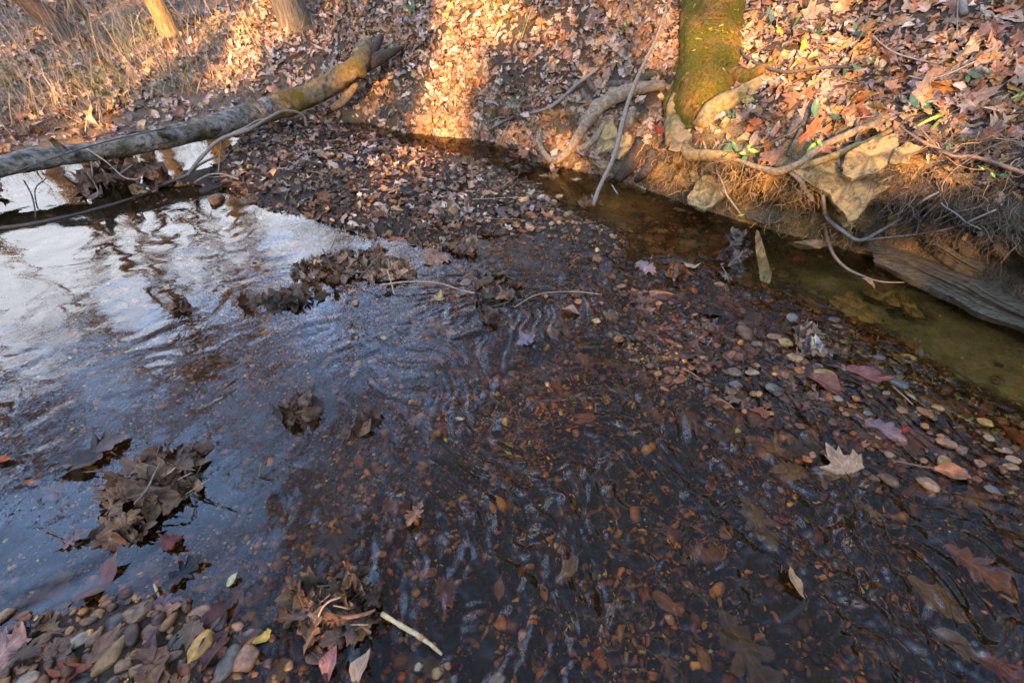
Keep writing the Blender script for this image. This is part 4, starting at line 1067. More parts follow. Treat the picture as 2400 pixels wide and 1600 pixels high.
S(fg, 1228, 1295, 100, 65, 70, (.1, .09, .09), 'dark cracked stone next to the thin black grey one', rise=.6)
S(fg, 1355, 1110, 185, 125, 20, PINK, 'pinkish oval stone half under a sheet of water', kind=20, rise=.3)
S(fg, 1490, 1165, 130, 110, 55, (.15, .12, .12), 'purplish grey stone behind the dark red leaf', rise=.5)
S(fg, 893, 1380, 90, 60, 50, (.33, .21, .08), 'small mustard pebble right of the longest tan stone', rise=.5)
S(fg, 340, 1345, 85, 70, 20, AMB, 'small amber pebble under thin water at lower left', kind=24, rise=.4)
S(fg, 25, 1110, 110, 80, 60, (.40, .28, .18), 'buff stone cut by the left frame edge above the gravel', rise=.6)
S(fg, 30, 1475, 150, 110, 60, (.42, .29, .22), 'pale pinkish stone cut by the left frame edge near the bottom', rise=.6)
S(fg, 205, 1530, 150, 90, 20, (.38, .33, .26), 'whitish flat stone at the bottom edge near the left corner', rise=.6)
S(fg, 450, 1410, 135, 85, 0, DK, 'charcoal pebble below the pale grey oval pebble', kind=21, rise=.5)
S(fg, 1005, 1460, 75, 55, 80, RED, 'small brick red pebble at lower left', rise=.6)
S(fg, 930, 1480, 95, 70, 30, TANc, 'light tan pebble left of the brick red pebble', rise=.6)
S(fg, 1245, 1450, 95, 70, 0, (.15, .11, .09), 'grey brown pebble right of the cigar shaped stone', rise=.5)
S(fg, 565, 1545, 140, 80, 0, (.06, .055, .06), 'black stone at the bottom edge left of centre of the gravel', rise=.5)
S(fg, 1620, 1512, 90, 60, 0, AMB, 'amber brown pebble below the slate grey oval stone', rise=.5)
S(fg, 1265, 1535, 80, 70, 80, (.3, .19, .11), 'tan brown pebble at the bottom edge below the grey brown one', rise=.5)
S(fg, 160, 1472, 90, 45, 20, (.24, .16, .09), 'small brown pebble left of the charcoal pebble', rise=.5)
S(fg, 785, 1150, 140, 110, 60, (.08, .085, .1), 'dark slate stone left of the big mottled brown stone', rise=.4)
S(fg, 780, 1545, 110, 60, 10, (.28, .19, .11), 'tan stone at the bottom edge right of the black stone', rise=.5)
S(fg, 860, 1260, 80, 60, 60, (.2, .15, .1), 'grey tan pebble behind the tip of the longest tan stone', rise=.5)
cm = lambda cx, cy: (800 + cx / 2.904, 1060 + cy / 2.904)
S(cm, 525, 1455, 70, 55, 45, (.42, .38, .30), 'cream wedge pebble at the bottom edge right of the pale stick', rise=.6)
S(cm, 650, 1500, 85, 80, 30, (.36, .25, .12), 'yellow brown pointed stone below the end of the pale stick', rise=.6)
S(cm, 725, 1455, 60, 50, 0, (.38, .17, .07), 'orange red square pebble by the end of the pale stick', rise=.6)
S(cm, 768, 1540, 55, 50, 0, (.1, .11, .13), 'blue grey pebble at the bottom edge by the orange red one', kind=22, rise=.5)
S(cm, 1060, 1545, 115, 80, 20, (.22, .17, .12), 'drab rounded stone at the bottom edge near the middle', kind=23, rise=.5)
S(cm, 495, 1330, 60, 40, -30, (.1, .06, .05), 'small dark brown pebble beside the pale stick', rise=.5)
cw = lambda cx, cy: (1650 + cx / 3.136, 450 + cy / 3.136)
def W_(cx, cy, w, h, ang, col, label, **k): S(cw, cx, cy, w, h, ang, col, label, s=3.136, **k)
W_(600, 1110, 100, 58, -8, (.46, .32, .14), 'yellow tan egg shaped stone in the riffle left of the pale curled leaf', kind=20, rise=.6)
W_(515, 1065, 100, 45, -8, (.38, .2, .14), 'pink flat pebble left of the yellow tan egg shaped stone', kind=21, rise=.6)
W_(668, 1220, 115, 70, -25, (.42, .28, .14), 'ochre wedge shaped stone below the pale curled leaf', rise=.6)
W_(880, 1335, 125, 60, -15, (.48, .34, .13), 'glossy yellow oval stone in the riffle, larger than its neighbours', kind=22, rise=.65)
W_(355, 1327, 100, 42, -2, (.46, .37, .24), 'cream streaked oval stone at the left of the riffle', kind=23, rise=.6)
W_(228, 1325, 100, 66, -5, (.24, .17, .13), 'round brown stone left of the cream streaked one', kind=24, rise=.5)
W_(650, 925, 95, 70, 15, (.26, .24, .22), 'grey white crusted stone alone upstream of the riffle', rise=.55)
W_(118, 685, 65, 60, -40, (.42, .22, .09), 'orange brown lump of stone left of the yellow splinter', rise=.6)
W_(270, 965, 65, 58, 0, RED, 'rust red pebble awash left of the crusted stone', rise=.4)
W_(1290, 1215, 85, 38, -10, (.14, .15, .17), 'slate sliver on the orange gravel', rise=.6)
W_(1440, 1410, 105, 78, -35, (.13, .15, .15), 'slate grey slab pebble right of the riffle', rise=.55)
W_(1425, 1320, 50, 42, -50, (.07, .08, .1), 'small blue black pebble above the slate slab pebble', rise=.6)
W_(235, 1415, 90, 68, 10, (.2, .16, .18), 'mauve grey stone below the round brown one', rise=.5)
W_(510, 1440, 115, 78, -10, (.17, .18, .16), 'greenish grey stone in the riffle beside a brown leaf', rise=.45)
W_(840, 1280, 85, 36, -5, (.28, .25, .27), 'lavender grey sliver above the glossy yellow stone', rise=.6)
W_(30, 1000, 70, 40, 10, (.36, .22, .16), 'pink pebble at the left end of the riffle', rise=.55)
W_(95, 1130, 65, 45, 0, (.3, .13, .06), 'rusty pebble below the pink one at the left of the riffle', rise=.5)
W_(375, 1115, 60, 42, 10, (.22, .22, .24), 'light grey pebble touching an orange one', rise=.55)
W_(407, 1122, 40, 40, 0, (.46, .23, .07), 'small orange pebble touching the light grey one', rise=.6)
W_(985, 1520, 65, 40, -5, PALE, 'pale rounded pebble below the dark veined leaf', kind=20, rise=.6)
W_(1120, 1520, 55, 42, 0, (.46, .2, .06), 'orange pebble beside a large brown leaf', rise=.6)
W_(1025, 1292, 52, 45, 60, (.44, .29, .18), 'salmon pebble at the edge of the riffle', rise=.6)
W_(1340, 1475, 70, 30, 10, TANc, 'flat tan chip below the slate slab pebble', rise=.6)
W_(960, 935, 80, 42, -15, (.15, .1, .09), 'dark plum pebble right of the crusted stone', rise=.5)
W_(985, 985, 75, 36, -15, (.2, .12, .08), 'brown sliver below the dark plum pebble', rise=.5)
c6 = lambda cx, cy: (1600 + cx / 2.904, 530 + cy / 2.904)
S(c6, 1655, 1265, 100, 70, -50, (.36, .17, .06), 'banded orange brown stone in the right hand riffle', rise=.45)
S(c6, 1740, 1235, 70, 45, -25, (.46, .3, .14), 'glossy tan pebble next to the banded stone', rise=.6)
S(c6, 1800, 1480, 140, 62, -15, (.42, .25, .15), 'long salmon stone at the right end of the riffle', rise=.6)
S(c6, 2060, 1335, 80, 55, -25, OCH, 'bright ochre pebble near the right frame edge', rise=.6)
S(c6, 2080, 1440, 65, 50, 0, (.44, .3, .2), 'buff pebble below the bright ochre one', rise=.6)
S(c6, 1895, 1525, 80, 55, 10, (.3, .2, .15), 'rosy brown pebble under the long salmon stone', rise=.6)
S(c6, 2210, 1530, 65, 40, 10, (.42, .27, .2), 'pinkish chip at the right frame edge', rise=.6)
S(c6, 1490, 1250, 70, 50, -10, (.3, .19, .1), 'honey brown pebble left of the banded stone', rise=.5)
S(c6, 1265, 1275, 60, 40, 20, (.2, .22, .24), 'steel grey pebble below a large brown leaf', rise=.5)
br = lambda cx, cy: (1600 + cx / 2.904, 1060 + cy / 2.904)
S(br, 1670, 222, 135, 100, -35, (.34, .24, .16), 'big shiny grey topped stone with an orange tip, lowest in the right riffle', rise=.6, flat=.75)
S(br, 1410, 190, 115, 88, -50, (.22, .12, .07), 'glossy dark brown stone left of the orange tipped stone', rise=.55, flat=.7)
S(br, 1775, 60, 110, 80, 25, (.42, .28, .12), 'yellow tan stone lying on a leaf above the orange tipped stone', rise=.65)
S(br, 2105, 250, 85, 58, -25, (.2, .19, .2), 'lead grey pebble right of the orange tipped stone', rise=.5)
S(br, 2245, 50, 75, 48, -20, (.46, .32, .2), 'buff rounded pebble in a row at the right frame edge', kind=21, rise=.6)
S(br, 2232, 98, 85, 40, -10, (.46, .3, .15), 'tan oval pebble just below the buff rounded one', kind=22, rise=.6)
S(br, 2030, 78, 75, 50, 0, (.38, .2, .14), 'rose coloured pebble left of the tan oval one', rise=.55)
S(br, 1912, 130, 55, 45, 20, (.2, .18, .18), 'small grey pebble by a red brown leaf', rise=.55)
S(br, 1400, 15, 60, 48, 10, (.4, .27, .18), 'peach pebble above the glossy dark brown stone', rise=.6)
S(br, 665, 258, 42, 42, 0, (.5, .46, .34), 'tiny white pebble alone in the fast water', rise=.6)
# stones of the bar and along the water's edge
for (px, py, w, h, a, c, l) in [
    (508, 470, 36, 24, 0, (.24, .16, .09), 'brown rounded stone in shallow water below the leaf raft'),
    (1299, 473, 15, 11, 10, (.56, .46, .28), 'brightest cream pebble on the bar near the leaning stick'),
    (1310, 460, 20, 9, 5, (.5, .36, .2), 'peach chip just above the cream pebble on the bar'),
    (1064, 495, 30, 22, 0, (.44, .24, .1), 'round orange stone on the leafy bar'),
    (1080, 456, 22, 11, 10, (.46, .28, .12), 'flat orange pebble above the round orange stone'),
    (1152, 408, 24, 10, 5, (.38, .32, .2), 'yellowish chip at the back of the bar'),
    (834, 710, 18, 15, 0, (.4, .3, .18), 'tan round pebble at the lower edge of the long leaf drift'),
    (1093, 662, 30, 17, 10, (.4, .25, .18), 'pink pebble in the shallow water right of the long leaf drift'),
    (1400, 606, 26, 20, 0, (.28, .17, .09), 'brown flat stone in dark water right of the bar'),
    (1455, 671, 25, 12, 10, (.42, .22, .12), 'orange oval pebble in the dark water'),
    (1280, 694, 12, 10, 0, (.44, .27, .14), 'tiny orange pebble at the end of the thin twig'),
    (1356, 706, 20, 14, 10, (.4, .21, .08), 'rust orange pebble below the end of the thin twig'),
    (1398, 752, 20, 14, 10, (.55, .44, .22), 'pale yellow pebble in the middle of the stream'),
    (1270, 534, 22, 9, 15, (.46, .3, .16), 'tan chip at the lower edge of the bar'),
    (1176, 640, 26, 14, 20, (.3, .2, .12), 'ochre edged dark stone perched on the leaf chain'),
    (1202, 768, 16, 15, 0, (.32, .24, .16), 'round tan pebble below the leaf chain'),
    (900, 792, 18, 12, -10, (.5, .4, .25), 'cream pebble under clear golden water'),
    (1283, 900, 12, 12, 0, (.5, .4, .18), 'tiny yellow disc of stone in the ripples'),
    (1078, 982, 24, 10, 0, (.5, .4, .25), 'cream sliver under the middle ripples')]:
    stone(px, py, w, h, a, c, l, mat='wetstone', rise=.55)
# lesser pebbles nothing tells apart
def pebbles(n, region, size, pal, label, group, rise=.5, mat='wetstone'):
    k = 0
    while k < n:
        px, py = region[0] + rng.random() * (region[2] - region[0]), region[1] + rng.random() * (region[3] - region[1])
        p, _ = hit(px, py, 0, False)
        if region[4](p): 
            s_ = size * math.exp(rng.normal(0, .3))
            stone(px, py, s_, s_ * rng.uniform(.55, .85), rng.uniform(-40, 40), pick(pal, 1, .25)[0] * np.array([1.2, .98, .8]), label, group=group, rise=rise, mat=mat, name='pebble', flat=.65); k += 1
insd = lambda poly, m=0: (lambda p: poly_sd(np.array([p[0]]), np.array([p[1]]), poly)[0] > m)
pebbles(70, (0, 1400, 800, 1600, insd(FORE, .0)), 20, PAL_PEB, 'one of the many small wet pebbles of the lower left gravel', 'small pebbles of the lower left gravel')
pebbles(90, (1480, 640, 2400, 1200, insd(RIFFLE, -.03)), 17, PAL_PEB, 'one of the many small wet pebbles of the right hand riffle', 'small pebbles of the right hand riffle')
pebbles(70, (1050, 380, 1500, 600, insd(BAR, .02)), 13, PAL_PEB * 1.2, 'one of the many small dry pebbles on the midstream bar', 'small pebbles of the midstream bar', mat='pebble')

# ------------------------------------------------------------------ single leaves
leaf_tpl = {}
def leaf_mesh(kind, seed): 
    key = (kind, seed)
    if key not in leaf_tpl: leaf_tpl[key] = leaf_template(kind, 900 + seed * 13 + len(kind))
    return leaf_tpl[key]
def leaf(px, py, size, ang, kind, col, label, mat='litter', lift=.008, tilt=(0, 0), group=None, curl=1.0, z=None, seed=None, name='leaf', parent=None, base=None, pos=None, nrm=None, cat='leaf', thick=1.0):
    """size in photo pixels stalk to tip"""
    if pos is None:
        p, n = hit(px, py, 0, True) if z is None else (at_z(px, py, z), np.array([0, 0, 1.]))
    else: p, n = np.array(pos), np.array([0, 0, 1.]) if nrm is None else np.array(nrm)
    dep = p[1] * CP - (p[2] - CAMH) * SP
    L = size * dep / FPX
    tv, tf, tc = leaf_mesh(kind, int(rng.integers(0, 6)) if seed is None else seed)
    th = math.radians(ang)
    nn = n + np.array([tilt[0], tilt[1], 0])
    nn /= np.linalg.norm(nn)
    Y = np.array([math.cos(th), math.sin(th), 0]); Y -= nn * np.dot(Y, nn); Y /= np.linalg.norm(Y); X = np.cross(Y, nn)
    V = (tv * np.array([L, L, L * curl])) @ np.stack([X, Y, nn])
    V = V + p + n * lift
    C = np.array(col)[None] * tc[:, None] * (.66 if label else 1.0)
    C = np.clip(C * (1 + .25 * fbm(tv * 5 + px * .1, 3, 3)[:, None]), .005, .8)
    if parent is None: return tag(obj(name, V, tf, M[mat], C, True, None, p, lc=tv), label, cat, group)
    return obj(name, V, tf, M[mat], C, True, parent, base, lc=tv)

OR, PK, BR, DR, TN, MR = (.50, .22, .06), (.46, .28, .19), (.24, .13, .075), (.075, .045, .035), (.46, .31, .18), (.2, .07, .045)
def c3(x, y): return 1600 + x / 2.904, y / 2.904
for cx, cy, sz, an, kd, cl_, lb in [
    (1060, 75, 120, 60, 'maple', TN, 'cream maple leaf curled upright near the top middle of the right bank'),
    (900, 130, 190, 20, 'maple', (.48, .32, .22), 'large pale maple leaf spread on the right bank close to the mossy trunk'),
    (1420, 180, 170, 200, 'oak', (.42, .24, .12), 'tan oak leaf near the top of the right bank'),
    (1260, 290, 150, 240, 'oak', OR, 'bright orange ragged leaf hanging in the middle of the right bank'),
    (1270, 200, 120, 30, 'beech', (.48, .24, .08), 'orange curled leaf above the ragged orange one'),
    (1225, 685, 170, 0, 'beech', (.55, .28, .06), 'golden boat shaped leaf on the bank over the lip roots'),
    (1340, 540, 150, 250, 'oak', (.5, .29, .1), 'yellow orange leaf below the curved dark branch'),
    (1130, 800, 150, 300, 'maple', (.42, .22, .12), 'tan red maple leaf resting above the lip roots'),
    (1245, 800, 100, 200, 'maple', (.28, .09, .06), 'dark red leaf beside the tan red maple leaf'),
    (845, 930, 130, 260, 'maple', (.46, .24, .11), 'rusty maple leaf against the grey upright root'),
    (620, 1080, 170, 265, 'maple', (.44, .22, .12), 'pointed leaf tip hanging over the lip root'),
    (580, 1000, 160, 280, 'oak', (.48, .2, .05), 'folded orange leaf above the pointed leaf tip'),
    (500, 960, 150, 40, 'beech', (.5, .34, .24), 'pale pink folded leaf beside the folded orange one'),
    (1020, 640, 190, 30, 'maple', (.5, .34, .24), 'pale pink broad leaf right of the upright grey root'),
    (1350, 845, 120, 330, 'maple', (.58, .38, .17), 'cream and orange star leaf lying on the lip roots'),
    (1990, 730, 230, 280, 'maple', (.50, .34, .25), 'large pinkish star shaped leaf at the mossy edge on the right'),
    (2000, 640, 140, 240, 'beech', (.36, .14, .07), 'red brown round leaf above the pinkish star shaped one'),
    (2130, 715, 140, 0, 'beech', (.52, .37, .26), 'pale pointed leaf right of the pinkish star shaped one'),
    (1740, 640, 170, 200, 'maple', OR, 'wide orange leaf in the middle right of the bank'),
    (1680, 610, 150, 160, 'oak', (.52, .27, .08), 'amber leaf left of the wide orange one'),
    (1790, 460, 170, 80, 'maple', (.48, .34, .18), 'yellowish maple leaf standing on edge high on the right bank'),
    (2120, 500, 170, 250, 'oak', (.4, .22, .14), 'brown oak leaf pointing down near the right frame edge'),
    (2270, 340, 190, 230, 'maple', (.34, .2, .17), 'broad mauve maple leaf at the right frame edge'),
    (2100, 240, 200, 260, 'maple', (.32, .18, .15), 'big mauve brown leaf near the upper right corner'),
    (1960, 170, 170, 300, 'oak', (.4, .25, .2), 'pinkish oak leaf near the upper right corner'),
    (2240, 150, 150, 320, 'beech', (.5, .37, .28), 'light pinkish leaf at the upper right corner'),
    (2080, 130, 130, 100, 'beech', (.48, .37, .27), 'cream oval leaf at the upper right'),
    (1870, 60, 150, 220, 'maple', (.28, .16, .12), 'dusky brown leaf beside the upright thin twig'),
    (1440, 290, 130, 50, 'beech', (.44, .3, .24), 'mauve white leaf in the upper middle of the right bank'),
    (1110, 345, 110, 10, 'beech', (.56, .3, .08), 'small glowing orange leaf above the curved dark branch'),
    (860, 500, 120, 0, 'beech', (.48, .26, .08), 'orange leaf tucked under the curved dark branch'),
    (800, 545, 90, 60, 'oak', (.48, .22, .06), 'little rusty leaf below the bend of the curved dark branch'),
    (2270, 940, 130, 60, 'oak', (.34, .24, .24), 'curled mauve leaf caught among the roots at the right edge'),
    (420, 960, 120, 0, 'beech', (.5, .36, .15), 'yellow tan folded leaf on the lip by the mossy root'),
    (450, 690, 95, 45, 'maple', (.62, .46, .08), 'clear yellow leaf below the moss at the foot of the trunk'),
    (870, 880, 90, 100, 'oak', (.5, .2, .05), 'small rust leaf on the lip root')]:
    leaf(*c3(cx, cy), sz / 2.904 * .85, an, kd, cl_, lb, lift=.022, tilt=(-.25 + rng.normal() * .15, -.45 + rng.normal() * .15))
leaf(1882, 117, 26, 60, 'beech', (.6, .5, .06), 'yellow green leaf standing up high on the right bank', tilt=(-.5, -.8), lift=.03)
leaf(1830, 83, 24, 80, 'beech', (.62, .52, .06), 'small lemon yellow leaf near the mossy trunk', tilt=(-.5, -.8), lift=.03)
leaf(1562, 322, 34, 90, 'beech', (.35, .05, .015), 'dark red leaf stuck against the pinkish rock under the trunk', tilt=(-.6, -.8), lift=.075)
# leaves on or in the water
for px, py, sz, an, kd, cl_, lb, mt in [
    (1968, 1092, 84, 110, 'maple', (.52, .30, .17), 'tan many pointed maple leaf on the water at the right', 'litter'),
    (1925, 1115, 70, 250, 'oak', (.30, .18, .15), 'mauve wet leaf under the tan many pointed maple leaf', 'wetleaf'),
    (2035, 667, 36, 300, 'beech', (.58, .26, .11), 'single salmon oval leaf floating in the shady pool below the bank', 'litter'),
    (845, 1575, 78, 75, 'beech', (.52, .33, .2), 'pale ribbed leaf standing at the bottom edge', 'litter'),
    (774, 1560, 70, 80, 'beech', (.30, .14, .14), 'maroon leaf beside the pale ribbed leaf at the bottom edge', 'wetleaf'),
    (622, 1493, 46, 30, 'beech', (.62, .40, .07), 'golden yellow pointed leaf on the lower left gravel', 'litter'),
    (500, 1523, 90, 75, 'beech', (.09, .035, .03), 'dark maroon pointed leaf beside the slate grey oval stone', 'wetleaf'),
    (508, 1448, 80, 60, 'beech', (.09, .025, .02), 'dark red leaf propped on the purplish grey stone', 'wetleaf'),
    (468, 1146, 34, 110, 'beech', (.40, .23, .14), 'tan oval leaf floating right of the big leaf clump', 'litter'),
    (547, 1361, 34, 60, 'simple', (.55, .47, .25), 'small cream leaf scrap in the water left of centre', 'litter'),
    (6, 1080, 44, 0, 'beech', (.5, .09, .02), 'bright red orange leaf at the left frame edge', 'litter'),
    (30, 1520, 95, 60, 'maple', (.36, .19, .15), 'large mauve brown leaf plastered on gravel at the left edge', 'wetleaf'),
    (75, 1490, 70, 80, 'oak', (.07, .06, .06), 'black oak leaf lying above the mauve brown leaf', 'wetleaf'),
    (150, 1585, 100, 20, 'oak', (.3, .09, .05), 'red brown ribbed leaf at the bottom edge near the corner', 'wetleaf'),
    (360, 1520, 66, 100, 'beech', (.18, .08, .08), 'purplish leaf among the stones left of the yellow block', 'wetleaf'),
    (248, 1515, 80, 75, 'beech', (.22, .1, .05), 'narrow rust leaf standing against the longest tan stone', 'wetleaf'),
    (110, 1400, 110, 20, 'oak', (.16, .06, .055), 'long dark maroon leaf under the water above the gravel', 'wetleaf'),
    (580, 1500, 80, 20, 'beech', (.27, .15, .12), 'mauve ribbed leaf under the golden yellow leaf', 'wetleaf'),
    (235, 1365, 100, 75, 'beech', (.17, .085, .075), 'big dark ribbed leaf trailing below the leaf clump', 'wetleaf'),
    (170, 1270, 60, 40, 'oak', (.22, .13, .13), 'curled mauve leaf drifting left of the dark ribbed leaf', 'wetleaf'),
    (430, 1345, 80, 50, 'oak', (.035, .032, .035), 'black leaf frayed by the current right of the leaf clump', 'wetleaf'),
    (405, 1272, 46, 70, 'maple', (.20, .045, .035), 'wine red leaf in the still water beside the leaf clump', 'wetleaf'),
    (385, 1425, 80, 10, 'oak', (.13, .09, .1), 'purple black leaf in the water above the gravel', 'wetleaf'),
    (220, 1062, 120, 40, 'oak', (.14, .09, .075), 'brown wet leaf streaming at the left in blue water', 'wetleaf'),
    (190, 1092, 90, 35, 'beech', (.07, .05, .045), 'black narrow leaf joined below the streaming brown leaf', 'wetleaf'),
    (848, 1010, 62, 20, 'beech', (.26, .13, .06), 'brown leaf rolled in the current near the middle', 'wetleaf'),
    (975, 1205, 62, 250, 'oak', (.42, .18, .09), 'orange leaf rumpled at the surface in the lower middle', 'wetleaf'),
    (915, 1190, 46, 220, 'beech', (.3, .12, .07), 'red brown leaf under water left of the rumpled orange leaf', 'wetleaf'),
    (1005, 1345, 44, 200, 'beech', (.36, .14, .07), 'rust coloured leaf under water in the lower middle', 'wetleaf'),
    (1045, 1385, 60, 30, 'maple', (.28, .12, .09), 'reddish broad leaf under water below the rust coloured one', 'wetleaf'),
    (1172, 1380, 46, 260, 'beech', (.32, .12, .07), 'brick red leaf right of the reddish broad leaf under water', 'wetleaf'),
    (1335, 1330, 66, 230, 'beech', (.30, .22, .16), 'drab tan leaf under the ripples right of centre', 'wetleaf'),
    (1862, 1365, 62, 280, 'beech', (.36, .24, .12), 'tan square ended leaf beneath the fast water', 'wetleaf'),
    (1745, 1530, 190, 290, 'oak', (.17, .095, .05), 'very large brown leaf under water at the bottom right', 'wetleaf'),
    (1770, 1220, 120, 280, 'oak', (.20, .12, .07), 'dusky brown leaf under water left of the fast ripples', 'wetleaf'),
    (2280, 1330, 130, 305, 'oak', (.32, .12, .06), 'red brown leaf under water near the right frame edge', 'wetleaf'),
    (2180, 1400, 110, 300, 'beech', (.28, .15, .07), 'long rusty leaf under water near the right frame edge', 'wetleaf'),
    (2240, 1510, 100, 310, 'beech', (.24, .15, .09), 'grey brown leaf under water in the lower right corner', 'wetleaf'),
    (2330, 1560, 110, 320, 'oak', (.24, .07, .05), 'wine brown leaf under water in the lower right corner', 'wetleaf'),
    (1555, 1410, 60, 320, 'beech', (.32, .12, .05), 'small orange brown leaf under the ripples', 'wetleaf'),
    (1560, 1560, 60, 280, 'oak', (.30, .15, .11), 'rosy leaf under water at the bottom edge', 'wetleaf'),
    (1512, 632, 44, 230, 'maple', (.34, .22, .2), 'mauve pointed leaf standing out of the dark water', 'litter'),
    (1618, 625, 34, 350, 'beech', (.42, .28, .16), 'tan narrow leaf floating left of the yellow splinter', 'litter'),
    (1232, 797, 44, 120, 'maple', (.22, .16, .17), 'grey mauve leaf with a pale tip in the middle of the stream', 'litter'),
    (1030, 700, 24, 80, 'maple', (.58, .36, .14), 'small orange star leaf below the long leaf drift', 'litter'),
    (1022, 610, 56, 270, 'maple', (.44, .22, .13), 'copper maple leaf at the right end of the long leaf drift', 'litter'),
    (1030, 768, 86, 320, 'oak', (.36, .19, .14), 'long rosy leaf lying under clear shallow water', 'wetleaf'),
    (1335, 730, 42, 340, 'beech', (.42, .25, .15), 'ribbed tan leaf in shallow water right of the leaf chain', 'litter'),
    (1290, 782, 56, 300, 'beech', (.26, .13, .07), 'brown leaf under shallow water right of the leaf chain', 'wetleaf'),
    (1020, 524, 40, 200, 'maple', (.52, .35, .22), 'pale peach leaf on the lower edge of the bar', 'litter'),
    (1395, 478, 36, 200, 'maple', (.56, .4, .28), 'cream leaf propped at the foot of the leaning stick', 'litter'),
    (870, 385, 26, 0, 'maple', (.44, .34, .27), 'whitish leaf on the back of the leafy bar', 'litter'),
    (1275, 415, 28, 350, 'beech', (.5, .29, .18), 'salmon leaf floating in the brown backwater', 'litter'),
    (1350, 424, 22, 350, 'beech', (.42, .3, .2), 'tan leaf floating in the brown backwater', 'litter'),
    (1835, 880, 66, 290, 'beech', (.26, .15, .1), 'brown ridged leaf in the riffle below the cream streaked stone', 'wetleaf'),
    (1930, 900, 80, 310, 'beech', (.26, .09, .05), 'dark red leaf left of the glossy yellow stone', 'wetleaf'),
    (2025, 880, 80, 330, 'beech', (.24, .08, .06), 'dark red leaf right of the glossy yellow stone', 'wetleaf'),
    (2035, 930, 50, 280, 'beech', (.2, .12, .07), 'round brown leaf in the middle of the riffle', 'wetleaf'),
    (1860, 945, 66, 320, 'beech', (.24, .11, .1), 'ribbed mauve brown leaf under thin water in the riffle', 'wetleaf'),
    (2135, 935, 50, 320, 'beech', (.5, .33, .24), 'pale pink leaf on a long stalk in the riffle', 'litter'),
    (2010, 970, 90, 320, 'oak', (.36, .18, .07), 'orange brown long leaf in the riffle', 'wetleaf'),
    (1945, 940, 40, 250, 'maple', (.26, .17, .17), 'fan shaped mauve leaf in the riffle', 'wetleaf'),
    (2150, 1030, 100, 310, 'beech', (.24, .1, .1), 'long plum coloured leaf in the right hand riffle', 'wetleaf'),
    (2065, 1010, 80, 320, 'oak', (.22, .13, .13), 'crumpled mauve leaf left of the plum coloured one', 'wetleaf'),
    (2230, 1110, 70, 340, 'beech', (.4, .16, .07), 'rusty orange leaf beside the orange tipped stone', 'wetleaf'),
    (1850, 1110, 84, 180, 'beech', (.22, .14, .08), 'broad brown leaf under water left of the tan maple leaf', 'wetleaf'),
    (2120, 1010, 24, 40, 'beech', (.42, .05, .02), 'tiny scarlet leaf in the right hand riffle', 'litter'),
    (1760, 815, 66, 250, 'beech', (.26, .1, .05), 'rust red leaf with a twig across it in the riffle', 'wetleaf'),
    (1720, 835, 60, 0, 'beech', (.24, .1, .05), 'flat rust leaf under water at the left of the riffle', 'wetleaf')]:
    under = mt == 'wetleaf' and ('under' in lb or 'riffle' in lb)
    if under:
        d_, _ = hit(px, py, 0, False)
        leaf(px, py, sz, an, kd, cl_, lb, mt, lift=.0, z=float(np.clip(d_[2] * .5, -.045, -.006)), curl=.3)
    else:
        leaf(px, py, sz, an, kd, cl_, lb, mt, lift=.012, tilt=(rng.normal() * .2, -.15 + rng.normal() * .2), curl=1.1)

# ------------------------------------------------------------------ clumps of drifted leaves
def clump(px, py, n, w, h, rise, pal, label, ang=0, size=72, mat='wetleaf', twigs=0, seed=0, kinds=('maple', 'oak', 'beech', 'beech', 'oak'), standup=.8, name='leaf_clump', z0=None):
    """n leaves packed in a heap w x h pixels across, 'rise' metres high"""
    r = np.random.default_rng(500 + seed)
    b = hit(px, py, 0, True)[0] if z0 is None else at_z(px, py, z0)
    root = empty(name, b, label, 'leaf clump')
    th = math.radians(ang)
    n = int(n * 1.4); size = size * .86; standup = standup * .72
    for k in range(n):
        a, q = r.uniform(0, 6.283), math.sqrt(r.random())
        ex, ey = q * math.cos(a) * w / 2, q * math.sin(a) * h / 2
        x, y = px + ex * math.cos(th) - ey * math.sin(th), py - ex * math.sin(th) - ey * math.cos(th)
        p = at_z(x, y, max(b[2], 0) + .002); p[2] += rise * (1 - q ** 1.5) * r.uniform(.35, 1.0)
        dep = p[1] * CP - (p[2] - CAMH) * SP
        c = pick(pal, 1, .22)[0]
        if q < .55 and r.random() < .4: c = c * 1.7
        nn = np.array([r.normal() * standup, -.3 + r.normal() * standup, .9])
        leaf(x, y, size * r.uniform(.65, 1.1), r.uniform(0, 360), kinds[r.integers(0, len(kinds))], c, None, mat, lift=0, pos=p, nrm=nn / np.linalg.norm(nn), curl=r.uniform(.8, 1.9), parent=root, base=b)
    for k in range(twigs):
        x0, y0 = px + r.normal() * w * .25, py + r.normal() * h * .2; a2 = r.uniform(0, 3.14); L = w * r.uniform(.35, .7)
        Pt = np.array([at_z(x0 + math.cos(a2) * L * t, y0 - math.sin(a2) * L * t * .7, max(b[2], 0) + rise * (.3 + .9 * math.sin(t * 2.6)) * r.uniform(.8, 1.1)) for t in (-.5, -.15, .2, .5)])
        s = Shape(); s.tube(Pt, px_rad(Pt, r.uniform(2.5, 4.5)), 6, (.26, .19, .12) if k % 2 else (.12, .085, .06), .15, k); s.build('twig', M['twig'], root, b)
    return root
PB = np.array([(.18, .10, .05), (.24, .142, .078), (.12, .068, .037), (.085, .049, .03), (.16, .07, .03)])
clump(350, 1150, 26, 210, 130, .10, PB, 'biggest clump of brown leaves and stems standing in the water at lower left', 35, 105, twigs=5, seed=1)
clump(300, 1225, 12, 120, 90, .05, PB * .8, 'lower part of dark leaves trailing off the biggest clump', 40, 90, twigs=2, seed=21)
clump(705, 965, 12, 90, 60, .055, PB * .62, 'small round knot of dark leaves with a hole, in midstream left of centre', 20, 66, seed=2)
